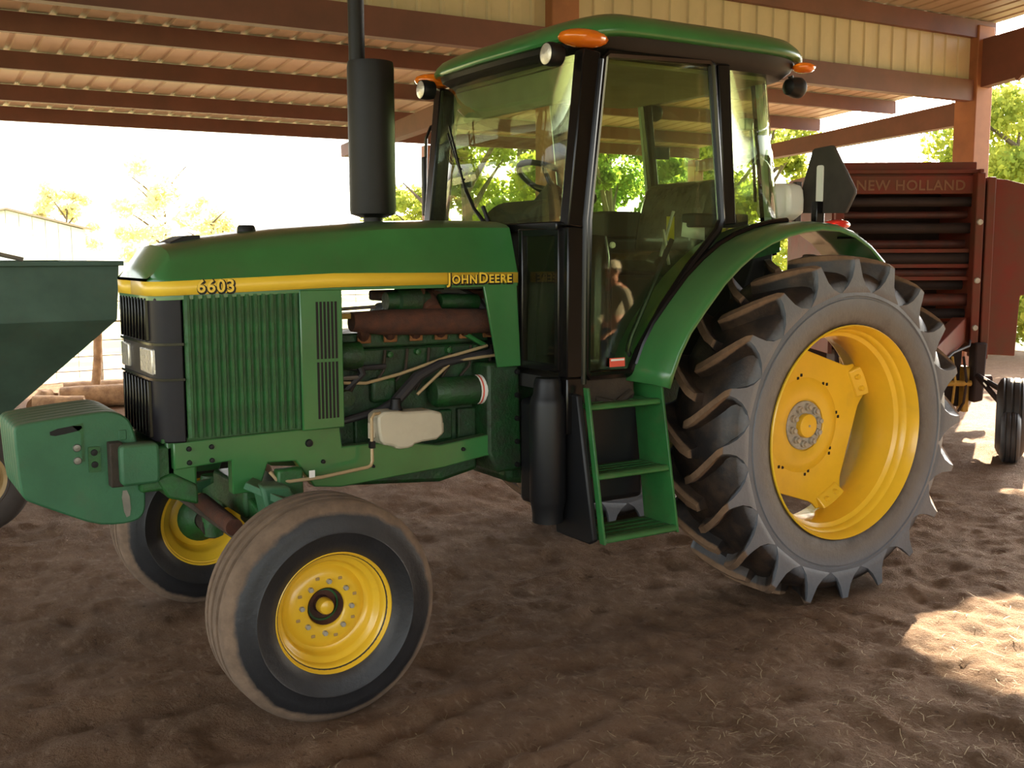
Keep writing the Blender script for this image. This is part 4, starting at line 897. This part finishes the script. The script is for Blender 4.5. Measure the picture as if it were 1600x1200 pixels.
# ------------------------------------------------------------------ round baler
BA = empty('round_baler', (7.19,2.23,0), -yaw); tag(BA, 'weathered red round baler with open front and small wheels', 'baler')
def bz(py): return 1.713 + (391-py)*10.3/1670*1.0
hw = .695
for s in (-1, 1):
    MB().box(s*hw-.02-.0, s*hw+.02, -.02, 1.6, .75, 2.50).build('side_plate', G['balred'], BA, bev=.006)
MB().box(-hw,hw,0,.06,2.27,2.44).build('name_panel', G['balred'], BA, bev=.006)
MB().box(-hw-.02,hw+.02,.02,.12,2.46,2.50).build('top_rail', G['balred'], BA, bev=.006)
MB().box(-hw,hw,.10,.16,2.49,2.575).build('top_rail', G['balred'], BA, bev=.008)
MB().box(-hw,hw,.06,1.6,2.40,2.47).build('top_cover', G['balred'], BA)
MB().box(-hw,hw,.9,.95,.6,2.4).build('belt_back', G['baldark'], BA)
me_ = text_mesh('NEW HOLLAND', .135, G['btext'], .001, .002, spacing=1.08)
put_text(me_, 'baler_lettering', BA, (.03, -.003, 2.345), (R(90),0,0))
for i, (zz, r_, yy) in enumerate(((2.20,.045,.12),(2.08,.035,.25),(1.95,.05,.15),(1.80,.04,.28),(1.66,.055,.12),(1.52,.035,.22),(1.40,.05,.30),(1.26,.06,.14),(1.12,.05,.22),(.98,.07,.12))):
    MB().tube([(-hw+.02,yy,zz),(hw-.02,yy,zz)], r_, 14).build('baler_roll', G['balroll'] if i % 2 else G['baldark'], BA)
for i, zz in enumerate((1.735,1.59,1.47)):
    MB().box(-hw+.02,hw-.05,.05,.07,zz-.02,zz+.015).build('cross_bar', G['balred'], BA)
MB().box(.62,.70,-.10,.02,.85,2.46).build('front_upright', G['balred'], BA, bev=.01)
MB().box(-.70,-.62,-.10,.02,.85,2.46).build('front_upright', G['balred'], BA, bev=.01)
for zz in (2.0,1.45,1.0): MB().lathe([(0,-.12),(.025,-.118),(.03,-.1)], (.66,0,zz), 'y', 10).build('hub_bolt', G['bolt'], BA)
# side shield right of the opening
sh_ = MB().prism([(0,2.42),(.20,2.40),(.68,2.28),(.68,1.36),(.38,1.30),(.36,.72),(0,.74)], 'y', -.01, .03)
so = sh_.build('side_shield', G['balred'], BA, (.74,.0,0), bev=.01)
MB().box(.80,.83,-.03,.0,1.05,2.36).build('shield_rib', G['balred'], BA)
MB().box(.72,.80,-.10,.20,.70,2.42).build('shield_edge', G['balred'], BA, bev=.01)
# tongue running forward to the left, hoses, pickup
MB().add([(-.95,-1.95,.42),(.46,-.05,.86),(.46,-.05,1.10),(-.95,-1.95,.58),(-.82,-2.0,.42),(.60,-.05,.86),(.60,-.05,1.10),(-.82,-2.0,.58)], [(0,1,2,3),(7,6,5,4),(0,4,5,1),(1,5,6,2),(2,6,7,3),(3,7,4,0)]).build('tongue', G['balred'], BA, bev=.008)
MB().tube([(.62,-.1,.88),(.55,-.25,.84),(.30,-.5,.80),(-.2,-1.1,.62)], .012, 8).build('hydraulic_hose', G['hose'], BA)
MB().box(-.62,.62,.05,.35,.22,.80).build('pickup_housing', G['baldark'], BA, bev=.02)
MB().tube([(-.68,-.12,.47),(.64,-.12,.47)], .028, 10).build('pickup_bar', G['balyel'], BA)
for k in range(12):
    xx = -.60 + k*.108; MB().tube([(xx,-.05,.72),(xx,-.14,.50),(xx,-.10,.28),(xx,.02,.18)], .013, 6).build('pickup_tine', G['balyel'] if k % 2 == 0 else G['baldark'], BA)
MB().prism([(-.05,.18),(.10,.18),(.12,.62),(-.05,.62)], 'x', .60, .66).build('pickup_end', G['balyel'], BA, bev=.01)
for (xx, yy, r_, w) in ((.48,-1.32,.335,.12),(.345,-1.60,.21,.075)):
    m_ = MB().lathe([(r_*.5,-w*.8),(r_*.8,-w),(r_*.95,-w*.8),(r_,-w*.6),(r_*.97,-w*.5),(r_,-w*.4),(r_,-w*.1),(r_*.97,0),(r_,w*.1),(r_,w*.4),(r_*.97,w*.5),(r_,w*.6),(r_*.95,w*.8),(r_*.8,w),(r_*.5,w*.8)], ax='x', n=40, closed=True)
    m_.build('baler_tyre', G['btyre'], BA, (xx,yy,r_-.01)).rotation_euler = (0,0,R(-24))
    MB().lathe([(r_*.52,-w*.7),(r_*.4,-w*.5),(0,-w*.5),(0,w*.5),(r_*.4,w*.5),(r_*.52,w*.7)], ax='x', n=24).build('baler_rim', G['baldark'], BA, (xx,yy,r_-.01)).rotation_euler = (0,0,R(-24))
    MB().tube([(xx+.02,yy,r_),(xx+.15,yy+.30,r_+.12),(.70,-.08,.55)], .025, 8).build('wheel_arm', G['baldark'], BA)
MB().prism([(.66,.28),(.76,.30),(.78,.86),(.66,.86)], 'y', -.14, .02).build('pickup_linkage', G['baldark'], BA, bev=.02)
MB().tube([(.60,.6,.42),(1.15,.6,.42)], .05, 10).build('baler_axle', G['baldark'], BA)

# ------------------------------------------------------------------ logs beyond the hopper
rnd = random.Random(3)
logs = [((.55,8.35,.12),(1.35,8.15,.13),.13,'long pale split log lying lowest beside the standing stake'), ((.70,8.98,.11),(1.55,8.92,.11),.11,'bright sunlit log on top of the pile'), ((.25,8.1,.10),(.75,7.9,.08),.10,'short log lying nearest the hopper outlet'), ((1.92,8.75,.0),(1.97,8.80,.62),.20,'thick upright stump beside the tractor grille'), ((.98,8.62,.0),(1.06,8.62,.85),.05,'slim stake standing up out of the wood pile'), ((.40,8.62,.09),(.52,8.66,.09),.10,'small rounded chunk resting on split log')]
for a, b, r_, lb in logs:
    a, b = Vector(a), Vector(b); pts = [a.lerp(b, t) + Vector((rnd.uniform(-.01,.01), rnd.uniform(-.01,.01), rnd.uniform(-.008,.008))) for t in (0,.02,.3,.6,.98,1)]
    o = MB().tube([p for p in pts], [r_*.9, r_, r_*1.03, r_*.97, r_*.98, r_*.88], 12).build('log', G['log'], ang=40); tag(o, lb, 'log', 'firewood pile by the fence')
# ------------------------------------------------------------------ fence
FE = empty('wire_fence', (4,11.3,0)); tag(FE, 'wire mesh livestock fence with thin posts outside the shed', 'fence')
for k, zz in enumerate((.12,.32,.54,.80,1.08,1.30)):
    MB().tube([(-12,0,zz),(-4,0,zz-.01),(4,0,zz+.008),(14,0,zz)], .008 if k not in (3,) else .016, 5).build('fence_wire', G['wire'], FE)
first = None
for k in range(86):
    x = -12 + k*.3
    if first is None: first = MB().tube([(0,0,.02),(0,0,1.32)], .005, 4).build('stay_wire', G['wire'], FE, (x,0,0))
    else: dupe(first, (x,0,0), FE)
for k in range(9): MB().tube([(-12+k*3.2,.03,-.2),(-12+k*3.2,.03,1.45)], .03, 8).build('fence_post', G['wire'], FE)
# ------------------------------------------------------------------ barn
BN = empty('barn', (4.0,40,0)); tag(BN, 'pale metal sided barn with low gable roof across the pasture', 'barn')
bw, eh, rh = 2.75, 2.72, 3.42
first = None
for k in range(12):
    x0 = -bw + k*bw/6; x1 = x0 + bw/6 - .02
    hz = lambda x: rh - (rh-eh)*abs(x)/bw
    pts = [(x0,-.2),(x1,-.2),(x1,hz(x1)),(x0,hz(x0))]
    MB().prism(pts, 'y', -.02-.01*(k%2), .03).build('siding_panel', G['barn'], BN, ang=0)
for s in (-1, 1):
    MB().box(s*bw-.05,s*bw+.05,0,9,-.2,eh).build('barn_wall', G['barn'], BN)
    MB().add([(0,-.25,rh+.03),(s*(bw+.25),-.25,eh-.02),(s*(bw+.25),9.2,eh-.02),(0,9.2,rh+.03),(0,-.25,rh+.10),(s*(bw+.25),-.25,eh+.05),(s*(bw+.25),9.2,eh+.05),(0,9.2,rh+.10)], [(0,1,2,3),(7,6,5,4),(0,4,5,1),(1,5,6,2),(2,6,7,3),(3,7,4,0)]).build('barn_roof', G['barnroof'], BN, ang=0)
# ------------------------------------------------------------------ trees
def tree(x, y, h, rx, rz, n, lf, label, seed, size=.22, low=.25):
    rnd = np.random.RandomState(seed)
    root = empty('tree', (x,y,-.1)); tag(root, label, 'tree', 'trees around the shed')
    tr = MB().tube([(0,0,0),(.06*h*.2,.0,h*.35),(.0,.05*h*.2,h*.6),(.1,0,h*.85)], [.035*h*.6,.028*h*.6,.018*h*.6,.006*h], 8)
    for k in range(7):
        a = rnd.rand()*6.28; z0 = h*(.3+.08*k); tr.tube([(0,0,z0),(rx*.45*math.cos(a),rx*.45*math.sin(a),z0+h*.12),(rx*.8*math.cos(a),rx*.8*math.sin(a),z0+h*.2)], [.012*h,.007*h,.002*h], 6)
    tr.build('trunk', G['bark'], root)
    nc = 26; C_ = []
    for k in range(nc):
        a = rnd.rand()*6.28; q = rnd.rand()**.5; zz = low + (1-low)*rnd.rand(); rr = rx*q*math.sqrt(max(.08, 1-((zz-.55)/.55)**2)); C_.append((rr*math.cos(a), rr*math.sin(a), h*zz, rx*(.22+.2*rnd.rand())))
    per = n//nc; P = []
    for (cx, cy, cz, cr) in C_:
        d = rnd.normal(size=(per,3)); d /= np.linalg.norm(d,axis=1,keepdims=True); rad = cr*rnd.rand(per,1)**.45
        P.append(np.array([cx,cy,cz]) + d*rad*np.array([1,1,.8]))
    P = np.concatenate(P); m = len(P); u = rnd.normal(size=(m,3)); u /= np.linalg.norm(u,axis=1,keepdims=True); v = np.cross(u, rnd.normal(size=(m,3))); v /= np.linalg.norm(v,axis=1,keepdims=True)
    s = size*(.5+rnd.rand(m,1)); A = np.stack([P-u*s*.6, P+v*s*.32, P+u*s*.6, P-v*s*.32], 1).reshape(-1,3)
    me = bpy.data.meshes.new('foliage'); me.from_pydata(A.tolist(), [], np.arange(4*m).reshape(-1,4).tolist()); me.materials.append(lf)
    o = bpy.data.objects.new('foliage', me); COL.objects.link(o); o.parent = root; o['kind'] = 'stuff'
def at(px, dist):
    h = yaw + math.atan((px-800)/1670.); return (-1.465+dist*math.sin(h), -4.5+dist*math.cos(h))
TR = [ # px, dist, height, rx, n, leaf, label
 (728,21,6.4,1.5,4200,'leaf1','bright yellow green tree seen through the windshield'),
 (815,36,8.5,2.1,4200,'leaf1','pale green tree behind the wiper'),
 (890,44,9.5,2.3,4600,'leaf2','broad green tree behind the steering wheel'),
 (948,27,7.2,1.7,6000,'leaf2','dense green tree seen through the cab door glass'),
 (1010,37,8.8,2.1,6000,'leaf2','tall green tree behind the seat back'),
 (1075,46,9.5,2.4,6000,'leaf2','large dark green tree behind the cab post'),
 (1134,23.5,5.4,1.4,5000,'leaf1','yellow green tree seen through the rear cab glass'),
 (1195,37,6.2,2.0,4200,'leaf1','loose bushy tree behind the rear cab pillar'),
 (1310,52,4.6,2.4,2600,'leaf3','low pale tree between the sign and baler'),
 (1440,60,4.8,2.6,2400,'leaf3','low thin pale tree left of the corner column'),
 (1575,31,5.8,2.2,4600,'leaf1','yellow green tree right of the corner column'),
 (1690,40,6.6,2.4,4000,'leaf1','bushy tree beyond the open shed end'),
 (112,62,5.4,1.5,1500,'leaf3','small sparse tree beside the pale barn'),
 (265,44,5.4,1.8,1700,'leaf3','sparse sunlit tree in the pasture behind the hood'),
 (335,60,4.4,2.2,1700,'leaf3','low pale tree beside the sparse pasture tree'),
 (650,50,4.8,2.0,2400,'leaf1','low sunlit tree behind the exhaust stack'),
 (1540,20,2.2,1.4,3000,'leaf1','low sunlit bush growing behind the baler'),
]
for i, (px, dist, h, rx, n, lf, lb) in enumerate(TR):
    x, y = at(px, dist); tree(x, y, h, rx, 0, int(n*2.6), G[lf], lb, 40+i, size=.07+.0026*dist, low=.04 if 700 < px < 1250 else .2)

# ------------------------------------------------------------------ straw and weeds on the floor
rs2 = np.random.RandomState(11); m_ = MB()
N_ = 4200
PX = np.concatenate([rs2.uniform(-2.6,5.5,N_), rs2.normal(.9,1.2,1800)]); PY = np.concatenate([rs2.uniform(-4.2,.6,N_), rs2.normal(-2.5,.5,1800)])
keep = ~((np.abs(PX-1.3) < 2.4) & (PY > -1.02)); PX, PY = PX[keep], PY[keep]
hz = ground_h(PX, PY); V = []; F = []
for i in range(len(PX)):
    a = rs2.rand()*3.14; l = .008+.035*rs2.rand()**2; w = .0007+.0008*rs2.rand(); c, s_ = math.cos(a), math.sin(a); z = hz[i]+.003; dz1 = rs2.uniform(-.002,.012); bx = rs2.uniform(-.3,.3)*l
    p = [(-l,-w,0),(-l,w,0),(0,w+bx,dz1*.8),(0,-w+bx,dz1*.8),(l,w,dz1),(l,-w,dz1)]; n = len(V)
    V += [(PX[i]+q[0]*c-q[1]*s_, PY[i]+q[0]*s_+q[1]*c, z+q[2]) for q in p]; F += [(n,n+1,n+2,n+3),(n+3,n+2,n+4,n+5)]
m_.add(V, F); me = bpy.data.meshes.new('straw'); me.from_pydata(m_.v, [], m_.f); me.materials.append(G['straw']); o = bpy.data.objects.new('straw', me); COL.objects.link(o)
tag(o, 'scattered bits of dry straw on the dirt floor', 'straw', kind='stuff')

# ------------------------------------------------------------------ man standing on the open side, seen as a reflection in the door glass
G['skin'] = mat('skin', (.52,.25,.16), .55, var=.15, vscale=20.)
G['shirt'] = mat('tan_work_shirt', (.34,.29,.20), .85, var=.25, vscale=9.)
G['jeans'] = mat('faded_jeans', (.10,.13,.19), .85, var=.3, vscale=12.)
G['cap'] = mat('beige_cap', (.50,.42,.30), .8)
G['boot'] = mat('brown_boots', (.09,.05,.03), .6)
G['hair'] = mat('grey_brown_hair', (.10,.075,.055), .8)
G['eye'] = mat('dark_eye', (.02,.015,.012), .25)
def skinned(name, V, E_, rad, m, parent, root=0, sub=2):
    me = bpy.data.meshes.new(name); me.from_pydata(V, E_, []); o = bpy.data.objects.new(name, me); COL.objects.link(o); me.materials.append(m); o.parent = parent
    md = o.modifiers.new('skin', 'SKIN'); md.use_smooth_shade = True
    for i, r_ in enumerate(rad):
        d = me.skin_vertices[0].data[i]; d.radius = (r_, r_) if not isinstance(r_, tuple) else r_; d.use_root = (i == root)
    sd = o.modifiers.new('sub', 'SUBSURF'); sd.levels = sd.render_levels = sub
    return o
def person(loc, rz):
    root = empty('person', loc, rz); tag(root, 'person in tan shirt and beige cap standing out by the open side', 'person')
    V, E_, Rd = [], [], []
    def chain(pts, start=None):
        prev = start
        for p, r_ in pts:
            V.append(p); Rd.append(r_); i = len(V)-1
            if prev is not None: E_.append((prev, i))
            prev = i
        return prev
    pel = chain([((0,0,.86),(.13,.11))])
    chest = chain([((0,0,1.04),(.125,.105)),((.01,0,1.22),(.15,.115)),((.0,0,1.33),(.11,.08))], pel)
    head = chain([((.005,0,1.39),.052),((.025,0,1.44),.056),((.040,0,1.485),(.066,.078)),((.040,0,1.535),(.078,.092)),((.028,0,1.585),(.066,.08))], chest)
    for s_ in (-1, 1):
        w = chain([((0,s_*.165,1.31),.058),((-.02,s_*.215,1.18),.048),((-.03,s_*.235,1.03),.040),((.08,s_*.225,.93),.036),((.17,s_*.20,.86),.026),((.215,s_*.19,.835),(.036,.018)),((.255,s_*.185,.815),(.038,.016))], chest)
        for k, (dy, ln) in enumerate(((-.030,.05),(-.010,.062),(.010,.06),(.030,.045))):
            chain([((.275,s_*.185+dy,.805),.0085),((.275+ln*.55,s_*.185+dy*1.15,.79),.008),((.275+ln*.8,s_*.185+dy*1.15,.765),.0072)], w)
        chain([((.225,s_*.15,.825),.011),((.25,s_*.135,.81),.009),((.27,s_*.135,.795),.008)], w-1)
        chain([((0,s_*.09,.80),.095),((.015,s_*.10,.62),.078),((.02,s_*.105,.45),.055),((.0,s_*.11,.26),.050),((-.005,s_*.11,.09),.040),((.06,s_*.115,.04),.036),((.14,s_*.12,.03),.032)], pel)
    skinned('body', V, E_, Rd, G['skin'], root)
    V, E_, Rd = [], [], []
    p = chain([((0,0,.90),(.142,.122)),((0,0,1.04),(.142,.122)),((.01,0,1.22),(.165,.13)),((.0,0,1.325),(.115,.085)),((.002,0,1.365),(.066,.064))])
    for s_ in (-1, 1): chain([((0,s_*.165,1.31),.072),((-.02,s_*.215,1.18),.062),((-.03,s_*.238,1.03),.054),((.08,s_*.227,.93),.048),((.145,s_*.208,.88),.040)], 3)
    skinned('shirt', V, E_, Rd, G['shirt'], root)
    V, E_, Rd = [], [], []
    p = chain([((0,0,.93),(.138,.118)),((0,0,.84),(.142,.12))])
    for s_ in (-1, 1): chain([((0,s_*.092,.78),.105),((.015,s_*.10,.62),.088),((.02,s_*.105,.45),.066),((.0,s_*.11,.26),.062),((-.005,s_*.11,.10),.058)], 1)
    skinned('trousers', V, E_, Rd, G['jeans'], root)
    for s_ in (-1, 1):
        MB().prism(smooth_poly([(-.075,0),(.19,0),(.20,.05),(.11,.085),(.05,.13),(-.07,.13)],1), 'y', s_*.115-.045, s_*.115+.045).build('boot', G['boot'], root, bev=.015)
        lampshape(.113, s_*.032, 1.525, .010, .014, .009, 10).build('eye', G['eye'], root, ang=60)
        lampshape(.03, s_*.083, 1.515, .018, .010, .03, 10).build('ear', G['skin'], root, ang=60)
    MB().add([(.118,-.010,1.535),(.118,.010,1.535),(.150,0,1.490),(.118,-.020,1.485),(.118,.020,1.485)], [(0,2,3),(0,1,2),(1,4,2),(3,2,4)]).build('nose', G['skin'], root)
    lampshape(.110, 0, 1.462, .012, .026, .006, 10).build('mouth', G['redtag'], root, ang=60)
    lampshape(.015, 0, 1.53, .086, .084, .06, 16).build('hair', G['hair'], root, ang=60)
    cp = MB()
    rings = [[(.035+rx*math.cos(2*math.pi*k/20), ry*math.sin(2*math.pi*k/20), z) for k in range(20)] for z, rx, ry in ((1.555,.105,.094),(1.585,.102,.091),(1.62,.085,.076),(1.643,.05,.045),(1.65,.012,.012))]
    cap_ = loft(rings).build('cap', G['cap'], root, ang=50)
    MB().prism(smooth_poly([(.10,-.075),(.19,-.06),(.225,0),(.19,.06),(.10,.075)],1), 'z', 1.552, 1.560).build('cap_brim', G['cap'], cap_)
    return root
person((6.0,-6.5,0), R(180))
